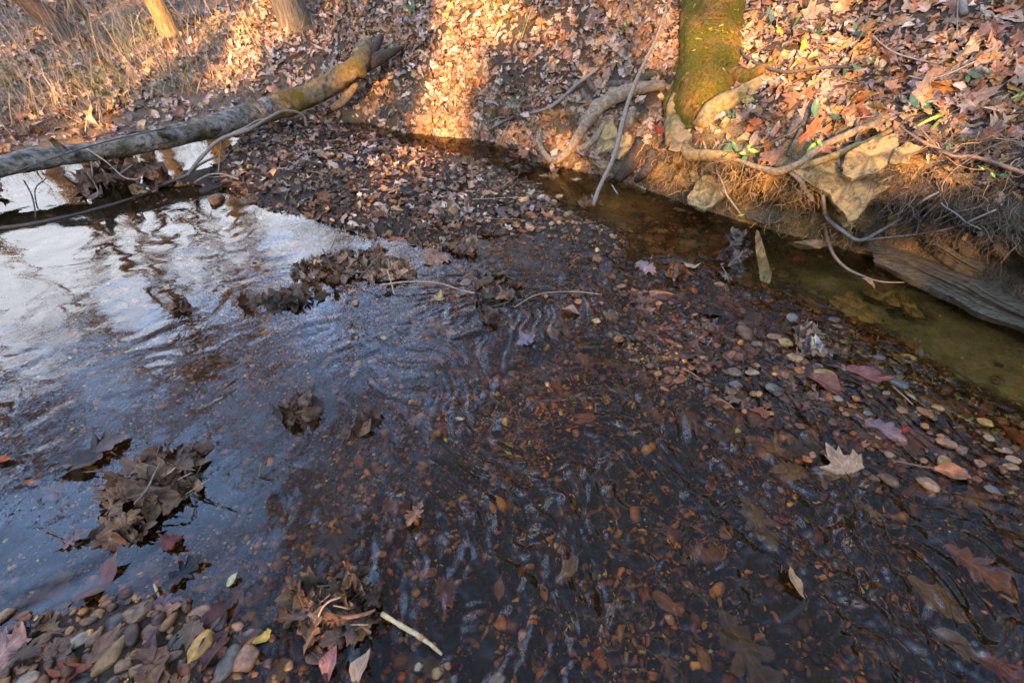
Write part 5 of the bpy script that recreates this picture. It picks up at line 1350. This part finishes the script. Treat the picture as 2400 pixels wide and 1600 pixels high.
clump(815, 625, 75, 270, 62, .075, PB * 1.05, 'long brown leaf drift stranded across the stream below the bar', 8, 38, twigs=5, seed=3)
clump(900, 640, 18, 140, 46, .05, PB * 1.5, 'paler tan leaf heap at the right end of the long drift', 0, 46, 'litter', twigs=2, seed=22)
clump(680, 700, 22, 230, 40, .022, PAL_WET * .8, 'low black wet leaves along the foot of the long drift', 6, 48, seed=4)
clump(1092, 580, 12, 64, 40, .055, PB * 1.1, 'tufted bunch of orange brown leaves just below the bar', 0, 42, seed=5)
clump(1160, 700, 20, 110, 150, .03, PAL_WET * .9, 'dark chain of wet leaves running down the middle of the stream', 20, 50, twigs=2, seed=6)
clump(430, 722, 5, 60, 20, .03, PAL_WET, 'lone dark leaf bundle in the bright water left of the long drift', 0, 44, seed=7)
clump(1895, 808, 14, 100, 60, .045, np.array([(.17, .13, .11), (.13, .095, .08), (.26, .15, .07), (.19, .135, .09)]), 'bunch of pale and grey leaves caught at the head of the riffle', -10, 62, seed=8)
clump(770, 1450, 22, 200, 150, .055, PB * .62, 'dark leaf heap at the bottom edge around an arched twig', 40, 105, twigs=4, seed=9)
clump(840, 1390, 12, 90, 120, .03, PB * .5, 'black sodden leaves reaching up from the bottom leaf heap', 50, 80, seed=10)
clump(290, 425, 42, 220, 66, .15, PB * .75, 'thick brown raft of leaves and twigs lodged under the fallen log', 6, 52, twigs=7, seed=11, z0=.01)
clump(1720, 600, 30, 66, 130, .09, np.array([(.07, .045, .03), (.10, .07, .05), (.05, .034, .022), (.14, .10, .07)]), 'grey brown leaves hanging in a drift against the yellow splinter', -15, 36, seed=12)
clump(1215, 385, 16, 90, 60, .10, PAL_WET * .8, 'dark mound of leaves at the waterline left of the looping root', 0, 44, seed=13)
clump(1298, 405, 5, 26, 26, .04, np.array([(.34, .16, .06), (.2, .11, .06)]), 'small orange leaf tuft under the bend of the looping root', 0, 34, seed=14)
clump(1375, 480, 5, 40, 18, .03, PB, 'brown leaves gathered at the foot of the leaning stick', 0, 36, seed=15)
clump(1580, 640, 6, 60, 30, .02, PAL_WET, 'few black leaves in the dark water upstream of the splinter', 0, 44, seed=16)
clump(840, 985, 8, 100, 70, .012, PAL_WET * .7, 'black leaves breaking the surface right of the small round knot', 40, 56, seed=17)
clump(420, 1085, 8, 130, 50, .02, PAL_WET * .8, 'dark leaves trailing up right from the biggest clump', 25, 80, seed=18)
clump(0, 455, 4, 30, 30, .06, np.array([(.16, .07, .05)]), 'red brown leaf lump at the left frame edge under the log', 0, 44, seed=19)
leaf(918, 622, 22, 10, 'beech', (.6, .45, .3), 'cream leaf lying on the right end of the long drift', lift=.07)
leaf(912, 650, 22, 10, 'oak', (.58, .34, .1), 'bright orange scrap low on the right end of the long drift', lift=.05)
leaf(1905, 822, 50, 70, 'beech', (.52, .44, .36), 'pale grey white curled leaf standing at the head of the riffle', lift=.03, tilt=(-.5, -.7))

# sticks in the stream
Q = np.array([at_z(895, 1438, .012), at_z(932, 1460, .02), at_z(962, 1478, .016), at_z(985, 1492, .01), at_z(1012, 1512, .006), at_z(1036, 1533, -.006)])
s = Shape(); s.tube(Q, px_rad(Q, [10, 11, 12, 10, 9, 7]), 10, (.52, .38, .19), .2, 4); kq = Q[3] + (0, 0, .003); s.tube([kq - (.012, 0, 0), kq, kq + (.012, -.004, 0)], np.array([.004, .009, .004]), 8, (.40, .22, .10), .2, 3)
tag(s.build('stick', M['twig'], None, Q[2]), 'short pale straw coloured stick in the water at the bottom centre', 'stick')
Q = np.array([at_z(742, 1490, .01), at_z(745, 1460, .03), at_z(752, 1430, .055), at_z(772, 1408, .06), at_z(800, 1398, .04)])
stick('twig', [0] * 5, 4.5, 'thin tan twig arching over the bottom leaf heap', 'twig', P=Q, col=(.4, .29, .17))
Q = np.array([at_z(x, y, z) for x, y, z in [(745, 1432, .03), (800, 1445, .03), (850, 1440, .03), (880, 1428, .025)]])
stick('stick', [0] * 4, [8, 9, 9, 6], 'reddish brown stem leading from the leaf heap to the pale stick', 'stick', P=Q, col=(.22, .1, .05))
for pts, w, lb, c in [
    ([(890, 668, .03), (960, 660, .05), (1030, 664, .05), (1080, 680, .03), (1130, 690, .01)], 4, 'long bowed tan twig stretching right from the long leaf drift', (.34, .24, .14)),
    ([(908, 635, .05), (915, 655, .04), (924, 690, .0)], 3, 'short upright pale twig crossing the long leaf drift', (.42, .32, .2)),
    ([(1205, 720, .0), (1260, 690, .02), (1340, 683, .02), (1410, 690, .0)], 2.6, 'hair thin twig arching in the middle of the stream', (.3, .21, .12)),
    ([(195, 1105, .01), (250, 1104, .03), (285, 1120, .03), (315, 1130, .02)], 3.5, 'curled dark twig at the upper left of the biggest leaf clump', (.12, .08, .06)),
    ([(315, 1180, .08), (345, 1145, .12), (362, 1110, .13), (376, 1085, .12)], 5, 'straight grey twig sticking up out of the biggest leaf clump', (.2, .15, .12)),
    ([(612, 1085, .05), (609, 1105, .02), (606, 1120, -.005)], 4, 'short twig stub standing in the water left of centre', (.2, .14, .09)),
    ([(361, 1368, .01), (368, 1385, .012), (376, 1404, .002)], 6, 'short yellowish twig piece above the lower left gravel', (.33, .23, .13)),
    ([(1712, 655, .0), (1690, 620, .04), (1697, 618, .05)], 2, 'thin stem leaning out of the water by the orange lump of stone', (.25, .17, .12)),
    ([(2093, 905, .012), (2115, 925, .014), (2140, 948, .008)], 4, 'brown stalk lying beside the pale pink riffle leaf', (.2, .13, .09)),
    ([(2090, 1078, .008), (2130, 1086, .012), (2178, 1096, .006)], 4, 'dark stalk pointing at the yellow tan stone in the right riffle', (.12, .08, .06)),
    ([(1600, 862, .006), (1625, 876, .01), (1640, 888, .0)], 3, 'thin brown stalk at the left of the riffle', (.2, .13, .08)),
    ([(1434, 433, .0), (1442, 446, .012), (1448, 455, .0)], 3, 'small grey stick in the brown backwater', (.3, .27, .25)),
    ([(98, 1240, .01), (130, 1250, .02), (152, 1275, .01)], 3, 'dark stalk in the water at the lower left', (.1, .07, .05))]:
    Q = np.array([at_z(*q) for q in pts]); stick('twig', [0] * len(pts), w, lb, 'twig', P=Q, col=c)

# ------------------------------------------------------------------ hair roots under the overhang
def hair(n, box, length, col, w, label, name='root_tangle', droop=.6, seed=0, push=(.01, .05)):
    r = np.random.default_rng(seed); s = Shape()
    for k in range(n):
        px, py = r.uniform(box[0], box[2]), r.uniform(box[1], box[3])
        p, nn = hit(px, py, r.uniform(*push), False)
        if p[2] < .02: continue
        L = length * r.uniform(.4, 1.5); d = np.array([-.35, -.4, -droop]) + r.normal(0, .55, 3); P = [p]
        m = 6
        for q in range(m):
            d = d + r.normal(0, .38, 3) + np.array([0, 0, -.12]); d /= np.linalg.norm(d)
            nx = P[-1] + d * L / m
            if nx[2] < .006: break
            P.append(nx)
        if len(P) < 3: continue
        P = np.array(P); c = np.array(col[r.integers(0, len(col))]) * r.uniform(.6, 1.3)
        R = np.linspace(1, .35, len(P)) * r.uniform(.5, 1.2) * w * np.dot(p - CAM, [0, CP, -SP]) / FPX / 2
        s.add(*tube(P, R, 4, cap=False)[:2], None, c)
    return tag(s.build(name, M['twig']), label, 'roots', kind='stuff')
TANR = [(.42, .25, .09), (.34, .2, .08), (.46, .29, .12), (.25, .14, .06)]
GRYR = [(.16, .115, .08), (.22, .17, .12), (.11, .08, .06), (.27, .2, .13)]
hair(620, (2030, 390, 2400, 560), .15, [(.10, .075, .05), (.14, .105, .075), (.06, .045, .035), (.2, .15, .1)], 1.6, 'tangle of fine grey brown roots hanging in the shade at the right', seed=1, push=(.01, .10))
hair(150, (2090, 300, 2400, 420), .14, GRYR + TANR[:1], 2.6, 'fine roots and stems straggling over the lip at the right', seed=2, droop=.3, push=(.01, .08))
hair(520, (1700, 395, 2010, 560), .10, TANR, 2.2, 'golden fibrous roots under the lip below the slabs', seed=3, push=(.005, .06))
hair(380, (1500, 330, 1730, 470), .10, TANR + GRYR[:2], 2.2, 'brown fibrous roots hanging below the foot of the mossy trunk', seed=4, push=(.005, .07))
hair(120, (1160, 250, 1500, 400), .10, GRYR + TANR[:2], 2.2, 'fine roots around the looping root', seed=5, push=(.005, .07))
hair(160, (860, 190, 1160, 320), .12, [(.26, .19, .11), (.33, .24, .13)], 2.2, 'dry rootlets and grass hanging on the steep bank', seed=6, push=(.0, .03))

# ------------------------------------------------------------------ small green plants
def plant(px, py, label, leaves, cat='plant', name='plant'):
    """leaves: (dx, dy, size px, spin, colour, kind) around the foot"""
    b = hit(px, py, .0, False)[0]; root = empty(name, b, label, cat)
    dep = b[1] * CP - (b[2] - CAMH) * SP
    for dx, dy, sz, sp, c, kd in leaves:
        p = b + np.array([dx, 0, -dy]) * dep / FPX + np.array([-.03, -.04, .03])
        s = Shape(); s.tube(np.array([b, (b + p) / 2 + (0, 0, .01), p]), .0012, 4, (.2, .25, .08))
        green_leaf(p, sz * dep / FPX, (-.35 + rng.normal() * .25, -.65, .65), sp, c, s, kd)
        s.build('leaf', M['green'], root, b)
G1, G2, G3, G4 = (.05, .115, .05), (.075, .17, .05), (.22, .36, .04), (.10, .15, .10)
plant(2150, 252, 'plant with two broad dark green leaves above the stacked slabs', [(-18, -6, 34, .8, G1, 8), (14, 4, 46, 1.9, G1, 9)])
plant(1712, 356, 'plant with a deep green veined leaf on the lip beside the trunk foot', [(-6, 2, 40, 2.6, G1, 9), (10, -6, 26, .6, G2, 10)])
plant(1752, 362, 'seedling with four small yellow green leaves on the lip roots', [(0, 16, 26, 3.1, G2, 8), (-9, 4, 18, 1.4, G3, 9), (14, -2, 20, 4.6, G3, 10), (2, -10, 14, 0, G3, 11)])
plant(1908, 348, 'plant with a glowing yellow green leaf on the long lip root', [(-4, 8, 32, 2.9, G3, 9), (9, -6, 18, 4.1, G3, 8)])
plant(1904, 276, 'single pointed bluish green leaf standing by the upright grey root', [(0, -12, 40, .2, (.09, .17, .08), 10)])
plant(1957, 281, 'dark green round leaf lying right of the upright grey root', [(0, 0, 24, 1.2, (.04, .09, .035), 8)])
plant(1716, 274, 'tiny four leaved green sprig by the small pale rock', [(-7, -3, 14, .8, G1, 8), (7, -4, 14, 4, G1, 9), (-5, 6, 12, 2, G2, 10), (6, 6, 12, 3, G2, 11)])
plant(1798, 62, 'grey green sprig of soft leaves high right of the mossy trunk', [(-14, 12, 28, 1.4, G4, 8), (8, -10, 26, .3, G4, 9), (12, 10, 26, 4.5, G4, 10), (-4, -20, 22, .1, G4, 11)])
plant(2003, 167, 'small round green leaf at the end of the dark curved branch', [(0, 0, 24, 1.2, G2, 8), (-20, 12, 16, .2, G1, 9), (26, -14, 18, 4, G1, 10)])
plant(2013, 90, 'dark green leaves in a hollow above the orange curled leaf', [(0, 0, 28, 1.2, (.03, .075, .025), 9), (-20, -14, 18, .2, G2, 8)])
plant(2284, 186, 'dark ferny green leaves on bare soil near the right edge', [(-10, 0, 34, 1.3, G1, 8), (12, -8, 22, 4.2, (.05, .1, .08), 9), (-20, 8, 20, .4, G2, 10)])
plant(2215, 352, 'green leaf on the brown vine under the right lip', [(0, 0, 18, 2.9, G2, 9), (22, -16, 14, .3, G2, 8), (2, 36, 14, 1.6, G2, 10)])
plant(2340, 415, 'small green leaves among the hanging roots at the right edge', [(0, 2, 18, 1.8, G2, 8), (-22, 2, 12, 1, G3, 9), (40, 22, 14, 1.6, G1, 10), (-62, -14, 16, 4, G1, 11)])
plant(1700, 18, 'moss green leaf tuft at the top beside the trunk', [(10, 0, 16, .8, G2, 8), (24, 6, 16, 3, G2, 9)])
plant(2160, 8, 'pair of green leaves at the top edge of the right bank', [(0, 0, 20, .8, G2, 8), (14, 3, 16, 3.6, G1, 9)])
plant(1470, 66, 'lone yellow green leaves low on the bank near the leaning stick top', [(0, 0, 12, .5, G3, 8), (-4, 16, 12, 2.8, G3, 9)])
plant(970, 30, 'dark green tuft at the top of the steep bank', [(0, 0, 20, .4, G1, 8), (-12, -8, 16, 5, G1, 9), (8, -10, 18, .1, G2, 10)])
plant(1208, 240, 'dark green trailing plant on the bank above the slender branch', [(0, 0, 16, .6, G1, 8), (-10, 8, 14, 2.4, G1, 9), (4, 14, 14, 3.3, G2, 10)])

# blades: dry grass, green tufts, moss
def blades(name, p, n, length, width, pal, mat, label, lean=.5, cat='grass', curve=.5, sig=.2):
    m = len(p); r = rng
    d = np.array([0, 0, 1.]) + n * .15 + r.normal(0, lean, (m, 3)) * np.array([1, 1, .25]); d /= np.linalg.norm(d, axis=1, keepdims=True)
    side = np.cross(d, r.normal(size=(m, 3))); side /= np.linalg.norm(side, axis=1, keepdims=True)
    L = length * np.exp(r.normal(0, .35, m)); W = width * r.uniform(.6, 1.3, m)
    bend = np.cross(side, d) * (L * curve * r.uniform(.1, 1, m))[:, None]
    q = [p, p + d * (L * .55)[:, None] + bend * .3, p + d * L[:, None] + bend - np.array([0, 0, 1]) * (L * .12 * curve)[:, None]]
    V = np.stack([q[0] - side * W[:, None], q[0] + side * W[:, None], q[1] - side * (W * .8)[:, None], q[1] + side * (W * .8)[:, None], q[2]], 1).reshape(-1, 3)
    b = np.arange(m)[:, None, None] * 5
    F = (np.array([[[0, 1, 3], [0, 3, 2], [2, 3, 4]]]) + b).reshape(-1, 3)
    C = np.repeat(pick(pal, m, sig), 5, 0)
    return tag(obj(name, V, F, M[mat], C), label, cat, kind='stuff')
lf = (D_ > .05) & (SPAR >= 10.6)
cg = fbm(FC * .9, 3, 71)
px_all = 1200 + FPX * uu; py_all = 800 - FPX * vv
dg = np.where(lf, np.clip(60 + 260 * cg, 10, 420) * smooth(4.3, 5.2, FC[:, 1] + .12 * np.abs(FC[:, 0])), 0)
dg = np.where(near > 9, dg * .45, dg)
p, n, i = scatter(dg * 1.5)
blades('dry_grass', p, n, .17, .0022, np.array([(.42, .30, .17), (.34, .24, .14), (.48, .36, .21), (.30, .21, .13)]), 'grass', 'dry tan grass standing through the leaf litter on the left slope', .55)
dbk = np.where(lf & (near > 6.0) & (px_all < 560), 26 * np.clip(1.2 + cg, .2, 2) * (1 - smooth(260, 560, px_all)), 0)
p, n, i = scatter(dbk * 4)
blades('brush', p, n, .42, .0017, np.array([(.40, .32, .24), (.34, .27, .2), (.45, .36, .26), (.28, .22, .16)]), 'grass', 'thicket of thin bare brush stems in the upper left corner', .38, 'brush', .35)
gm = np.zeros(len(FC))
for x, y, rx, ry, a in ((225, 205, 85, 34, 700), (300, 95, 130, 34, 330), (20, 195, 46, 34, 500), (425, 200, 60, 26, 420), (500, 85, 50, 20, 300), (1190, 45, 70, 50, 500), (1190, 10, 110, 30, 400), (225, 215, 140, 60, 160)):
    gm = np.maximum(gm, a * np.exp(-(((px_all - x) / rx)**2 + ((py_all - y) / ry)**2) * 1.4))
p, n, i = scatter(np.where(D_ > .05, gm, 0))
blades('green_grass', p, n, .13, .003, np.array([(.12, .19, .035), (.17, .22, .05), (.25, .25, .08), (.09, .15, .03)]), 'grass', 'patches of green grass among the leaves', .5)
ms = np.exp(-(((px_all - 2360) / 60)**2 + ((py_all - 285) / 50)**2) * 1.1) * 16000 + np.exp(-(((px_all - 2255) / 60)**2 + ((py_all - 292) / 16)**2) * 1.1) * 9000 + np.exp(-(((px_all - 1672) / 14)**2 + ((py_all - 300) / 36)**2)) * 9000
p, n, i = scatter(np.where((D_ > 0) & (SPAR < 6), ms, 0))
blades('moss', p, n, .016, .0016, np.array([(.16, .19, .02), (.22, .25, .03), (.10, .14, .02), (.27, .27, .05)]), 'grass', 'cushions of bright moss on the lip at the right', .8, 'moss', .8)
# broad blades drooping over the lip
def tuft(px, py, specs, label):
    b = hit(px, py, .0, False)[0]; root = empty('grass_tuft', b, label, 'grass tuft'); dep = b[1] * CP - (b[2] - CAMH) * SP
    for dx, dy, w, c in specs:
        e = b + np.array([dx, -.03 / dep * FPX, -dy]) * dep / FPX; mid = (b + e) / 2 + np.array([-.01, -.03, .03])
        Pb = spline([b, mid, e], 8); t = np.linspace(0, 1, len(Pb)); W = w * dep / FPX / 2 * np.sin(np.pi * np.clip(t * .9 + .1, 0, 1)) ** .6
        sd = np.cross(e - b, [.3, -.7, .6]); sd /= np.linalg.norm(sd)
        V = np.concatenate([Pb - sd * W[:, None], Pb + sd * W[:, None]]); m = len(Pb); i = np.arange(m - 1)
        s = Shape(); s.add(V, np.stack([i, i + m, i + m + 1, i + 1], -1), None, c); s.build('blade', M['grass'], root, b)
tuft(2215, 270, [(-72, 26, 7, (.2, .3, .05)), (-45, 58, 8, (.13, .24, .04)), (-8, 34, 6, (.28, .33, .06)), (20, 40, 5, (.42, .36, .18))], 'broad green grass blades arching over the lip right of the slabs')
tuft(2400, 215, [(-40, 50, 10, (.08, .16, .05)), (-30, 20, 7, (.2, .27, .06)), (-60, 40, 6, (.25, .3, .07))], 'green blades and moss fronds at the right frame edge')
tuft(1905, 92, [(-22, -30, 5, (.08, .14, .05)), (16, -26, 5, (.07, .13, .05)), (2, -34, 4, (.1, .15, .06)), (30, -8, 5, (.07, .12, .05))], 'dark grass tuft high on the right bank')
tuft(1856, 70, [(2, -30, 10, (.16, .28, .08)), (12, 12, 7, (.16, .25, .1)), (0, 30, 4, (.3, .3, .1))], 'upright green blade right of the mossy trunk')

for px, py, hh, lb in ((452, 150, 130, 'thin upright tan stem standing alone in front of the sunlit strip'), (830, 45, 60, 'leaning whitish twig at the top above the log end'), (40, 330, 170, 'thin dark forked stem rising at the left edge behind the log')):
    b = hit(px, py, 0)[0]; dep = b[1] * CP - (b[2] - CAMH) * SP; h_ = hh * dep / FPX
    stick('stem', [0] * 4, [4, 3.5, 3, 2], lb, 'stem', P=[b, b + (-.02, 0, h_ * .35), b + (-.03, .01, h_ * .7), b + (-.06 if px != 830 else -.2, .02, h_)], col=(.33, .22, .12) if px != 40 else (.16, .11, .09))

# ------------------------------------------------------------------ the woods around, seen only mirrored in the water, as one mass
s = Shape(); wr = np.random.default_rng(21)
spots = []
for k in range(13):
    a = math.radians(wr.uniform(-78, 20)); d_ = wr.uniform(13, 30); spots.append((math.sin(a) * d_, math.cos(a) * d_, d_ * wr.uniform(.42, .66)))
spots += [(4.6, 4.2, 8), (6.0, 6.5, 10), (7.0, 1.5, 10), (-10.5, 6.0, 8), (-9, 1.0, 9), (-.2, 9.5, 9), (-5.2, 8.6, 9.5), (-7.6, 7.4, 8.5), (8.5, 4, 11)]
for k, (x, y, h_) in enumerate(spots):
    g, _ = drop(x, y, 20)
    parts = grow(g - (0, 0, .2), (wr.normal() * .06, wr.normal() * .06, 1), h_, wr.uniform(.09, .2), 300 + k, 2, limbs=(9, 6, 0), start=.3)
    P_, R_, _ = parts[0]; s.add(*tube(P_, R_, 7, cap=False)[:2], None, (.19, .15, .115))
    crown_shape(parts, 400 + k, 130, PAL_TAN, .15, (.26, .19, .13), s)
for cx0, cy0, cz0, rx0, rz0, m0, pal0 in ((-9.5, 10.2, 9.1, 2.0, 1.35, 1000, PAL_TAN), (-7.9, 10.6, 8.0, .9, 1.0, 220, PAL_TAN), (-12.6, 6.8, 9.0, 1.5, 1.6, 700, PAL_TAN * .16), (-4.2, 12.0, 7.6, .9, 1.2, 240, PAL_TAN)):
    q_ = wr.normal(size=(m0, 3)); q_ = q_ / np.linalg.norm(q_, axis=1, keepdims=True) * wr.random((m0, 1)) ** .4
    lump = 1 + .35 * fbm(q_ * 2.2, 2, 91)[:, None]
    pc = q_ * lump * np.array([rx0, rx0, rz0]) + (cx0, cy0, cz0); sz_ = .15 * np.exp(wr.normal(0, .3, m0))
    V, F, C = merge_instances(LEAF_LO, wr.integers(0, len(LEAF_LO), m0), pc, frames(wr.normal(size=(m0, 3)), wr.uniform(0, 6, m0)), np.stack([sz_] * 3, 1), pick(pal0, m0)); s.add(V, None, F, C)
    g, _ = drop(cx0, cy0, 20); s.tube(np.array([g - (0, 0, .2), (cx0 + .1, cy0, cz0 * .6), (cx0, cy0, cz0 + rz0 * .7)]), np.array([.17, .13, .03]), 8, (.2, .15, .1))
tag(s.build('woods', M['crown'], None, None, False), 'bare autumn woods standing round the stream', 'woods', kind='stuff')

# behind the viewer: added unseen screen blocking the low sun except through shaped gaps
SUN_EL, SUN_AZ = math.radians(16), math.radians(9.5)         # light travels towards +y, slightly +x
TX, TY, TZ = math.sin(SUN_AZ) * math.cos(SUN_EL), math.cos(SUN_AZ) * math.cos(SUN_EL), -math.sin(SUN_EL)
YB = -22.0
GAPS = [(-7.42, .34, .97, 8.05, 20), (-5.0, .24, .97, 7.4, 20), (-4.75, .42, .9, 8.35, 20), (-8.45, .36, .85, 7.4, 20), (-6.75, .16, .6, 8.1, 20), (-3.02, .34, .8, 7.4, 20), (-2.28, .32, .72, 7.4, 20), (-3.9, .14, .5, 7.4, 20), (-6.1, .2, .35, 7.8, 20), (-5.6, .22, .38, 7.4, 20), (-9.7, .3, .6, 7.4, 20), (-11.2, .3, .6, 7.4, 20), (-1.75, .12, .4, 7.4, 20)]
r = np.random.default_rng(5); mB = 26000
u = r.uniform(-19, 9, mB); v = r.uniform(4.6, 10.4, mB)
keep = np.ones(mB, bool)
for gu, gw, open_, v0, v1 in GAPS:
    wob_ = gu + .05 * np.sin(v * 3 + gu)
    k_ = np.clip((gw + .10 - np.abs(u - wob_)) / .10, 0, 1) * open_ * ((v > v0) & (v < v1))
    keep &= r.random(mB) > k_
keep &= ~((v > 9.3) & (r.random(mB) < smooth(9.3, 10.4, v)))
u, v = u[keep], v[keep]; mB = len(u)
ln_ = r.normal(0, .8, mB)
p = np.stack([u + ln_ * TX / TY, YB + ln_, v - ln_ * math.tan(SUN_EL) * 1.0], 1)
sc = r.uniform(.10, .17, mB)
V, F, C = merge_instances(LEAF_LO, r.integers(0, len(LEAF_LO), mB), p, frames(np.array([[-TX, -TY, -TZ]]) + r.normal(0, .35, (mB, 3)), r.uniform(0, 6, mB)), np.stack([sc * 1.6, sc * 1.6, sc], 1), pick(PAL_TAN * .5, mB))
belt = Shape().add(V, None, F, C)
for k in range(40):
    x = r.uniform(-19, 9)
    if min(abs(x - g_[0]) for g_ in GAPS) < .45: continue
    g, _ = drop(x, YB + r.normal() * .5, 20); belt.tube(np.array([g - (0, 0, .3), g + (.05, 0, 2), g + (.1, 0, 4.5)]), np.array([.16, .12, .05]), 7, (.16, .12, .09))
tag(belt.build('woods', M['crown'], None, None, False), 'unseen screen of leaves and trunks added behind the viewer to shape the sunlight', 'woods', kind='stuff')

# ------------------------------------------------------------------ sun, sky, camera
sun = bpy.data.lights.new('sun', 'SUN'); sun.energy = SUN_E; sun.angle = math.radians(.5); sun.color = (1.0, .54, .20)
so = bpy.data.objects.new('sun', sun); COL.objects.link(so)
so.rotation_euler = Vector((TX, TY, TZ)).to_track_quat('-Z', 'Y').to_euler()
w = bpy.data.worlds.new('World'); SC.world = w; w.use_nodes = True; nt = w.node_tree
for n in list(nt.nodes): nt.nodes.remove(n)
out = nt.nodes.new('ShaderNodeOutputWorld'); bg = nt.nodes.new('ShaderNodeBackground'); sky = nt.nodes.new('ShaderNodeTexSky')
sky.sky_type = 'NISHITA'; sky.sun_disc = False; sky.sun_elevation = SUN_EL; sky.sun_rotation = math.radians(180) + SUN_AZ
sky.air_density = 1.0; sky.dust_density = 1.6; sky.ozone_density = 1.0
tc = nt.nodes.new('ShaderNodeTexCoord'); sp = nt.nodes.new('ShaderNodeSeparateXYZ'); nt.links.new(tc.outputs['Generated'], sp.inputs[0])
bw = nt.nodes.new('ShaderNodeRGBToBW'); nt.links.new(sky.outputs[0], bw.inputs[0])
gain = nt.nodes.new('ShaderNodeMapRange'); nt.links.new(sp.outputs[2], gain.inputs[0])
gain.inputs[1].default_value = .25; gain.inputs[2].default_value = .75; gain.inputs[3].default_value = HAZE_LO; gain.inputs[4].default_value = HAZE_HI
wht = nt.nodes.new('ShaderNodeMix'); wht.data_type = 'RGBA'; wht.blend_type = 'MULTIPLY'; wht.inputs[0].default_value = 1.0
nt.links.new(bw.outputs[0], wht.inputs[6]); wht.inputs[7].default_value = (1.05, 1.0, .97, 1)
mx = nt.nodes.new('ShaderNodeMix'); mx.data_type = 'RGBA'; nt.links.new(gain.outputs[0], mx.inputs[0]); nt.links.new(sky.outputs[0], mx.inputs[6]); nt.links.new(wht.outputs[2], mx.inputs[7])
# sky boosted ahead and to the left, added to brighten the water's reflections
dt = nt.nodes.new('ShaderNodeVectorMath'); dt.operation = 'DOT_PRODUCT'; nt.links.new(tc.outputs['Generated'], dt.inputs[0])
ca, ce = math.radians(-44), math.radians(31); dt.inputs[1].default_value = (math.sin(ca) * math.cos(ce), math.cos(ca) * math.cos(ce), math.sin(ce))
boost_r = nt.nodes.new('ShaderNodeMapRange'); boost_r.interpolation_type = 'SMOOTHSTEP'; nt.links.new(dt.outputs['Value'], boost_r.inputs[0])
boost_r.inputs[1].default_value = .80; boost_r.inputs[2].default_value = 1.0; boost_r.inputs[3].default_value = 1.25; boost_r.inputs[4].default_value = SKY_BOOST
bmul = nt.nodes.new('ShaderNodeMix'); bmul.data_type = 'RGBA'; bmul.blend_type = 'MULTIPLY'; bmul.inputs[0].default_value = 1.0; bmul.clamp_result = False
bz = nt.nodes.new('ShaderNodeMapRange'); bz.interpolation_type = 'SMOOTHSTEP'; nt.links.new(sp.outputs[2], bz.inputs[0])
bz.inputs[1].default_value = .42; bz.inputs[2].default_value = .60
bt = nt.nodes.new('ShaderNodeMix'); bt.data_type = 'RGBA'; nt.links.new(bz.outputs[0], bt.inputs[0]); bt.inputs[6].default_value = (.95, .97, 1.02, 1); bt.inputs[7].default_value = (.58, .95, 1.62, 1)   # added sky tint: whitish below, blue above
bx = nt.nodes.new('ShaderNodeMix'); bx.data_type = 'RGBA'; bx.blend_type = 'MULTIPLY'; bx.inputs[0].default_value = 1.0; bx.clamp_result = False
lo = nt.nodes.new('ShaderNodeMapRange'); lo.interpolation_type = 'SMOOTHSTEP'; nt.links.new(sp.outputs[2], lo.inputs[0]); lo.inputs[1].default_value = .28; lo.inputs[2].default_value = .52; lo.inputs[3].default_value = .32; lo.inputs[4].default_value = 1.0
lm = nt.nodes.new('ShaderNodeMix'); lm.data_type = 'RGBA'; lm.blend_type = 'MULTIPLY'; lm.inputs[0].default_value = 1.0; nt.links.new(mx.outputs[2], lm.inputs[6]); nt.links.new(lo.outputs[0], lm.inputs[7])
nt.links.new(lm.outputs[2], bx.inputs[6]); nt.links.new(bt.outputs[2], bx.inputs[7]); nt.links.new(bx.outputs[2], bmul.inputs[6]); nt.links.new(boost_r.outputs[0], bmul.inputs[7])
nt.links.new(bmul.outputs[2], bg.inputs[0]); bg.inputs[1].default_value = SKY_E; nt.links.new(bg.outputs[0], out.inputs[0])

cam = bpy.data.cameras.new('camera'); cam.lens = 16; cam.sensor_width = 36; cam.sensor_fit = 'HORIZONTAL'; cam.clip_start = .02; cam.clip_end = 500
cam.dof.use_dof = True; cam.dof.focus_distance = 1.9; cam.dof.aperture_fstop = 2.8
co = bpy.data.objects.new('camera', cam); COL.objects.link(co); co.location = (0, 0, CAMH); co.rotation_euler = (math.pi / 2 - PITCH, 0, 0); SC.camera = co
SC.view_settings.view_transform = 'Standard'; SC.view_settings.look = 'None'; SC.view_settings.exposure = EXPO; SC.view_settings.gamma = 1
SC.cycles.use_denoising = True
SC.cycles.max_bounces = 8; SC.cycles.diffuse_bounces = 3; SC.cycles.glossy_bounces = 4; SC.cycles.transmission_bounces = 6; SC.cycles.transparent_max_bounces = 6
SC.cycles.caustics_refractive = True; SC.cycles.caustics_reflective = False; SC.cycles.sample_clamp_indirect = 0
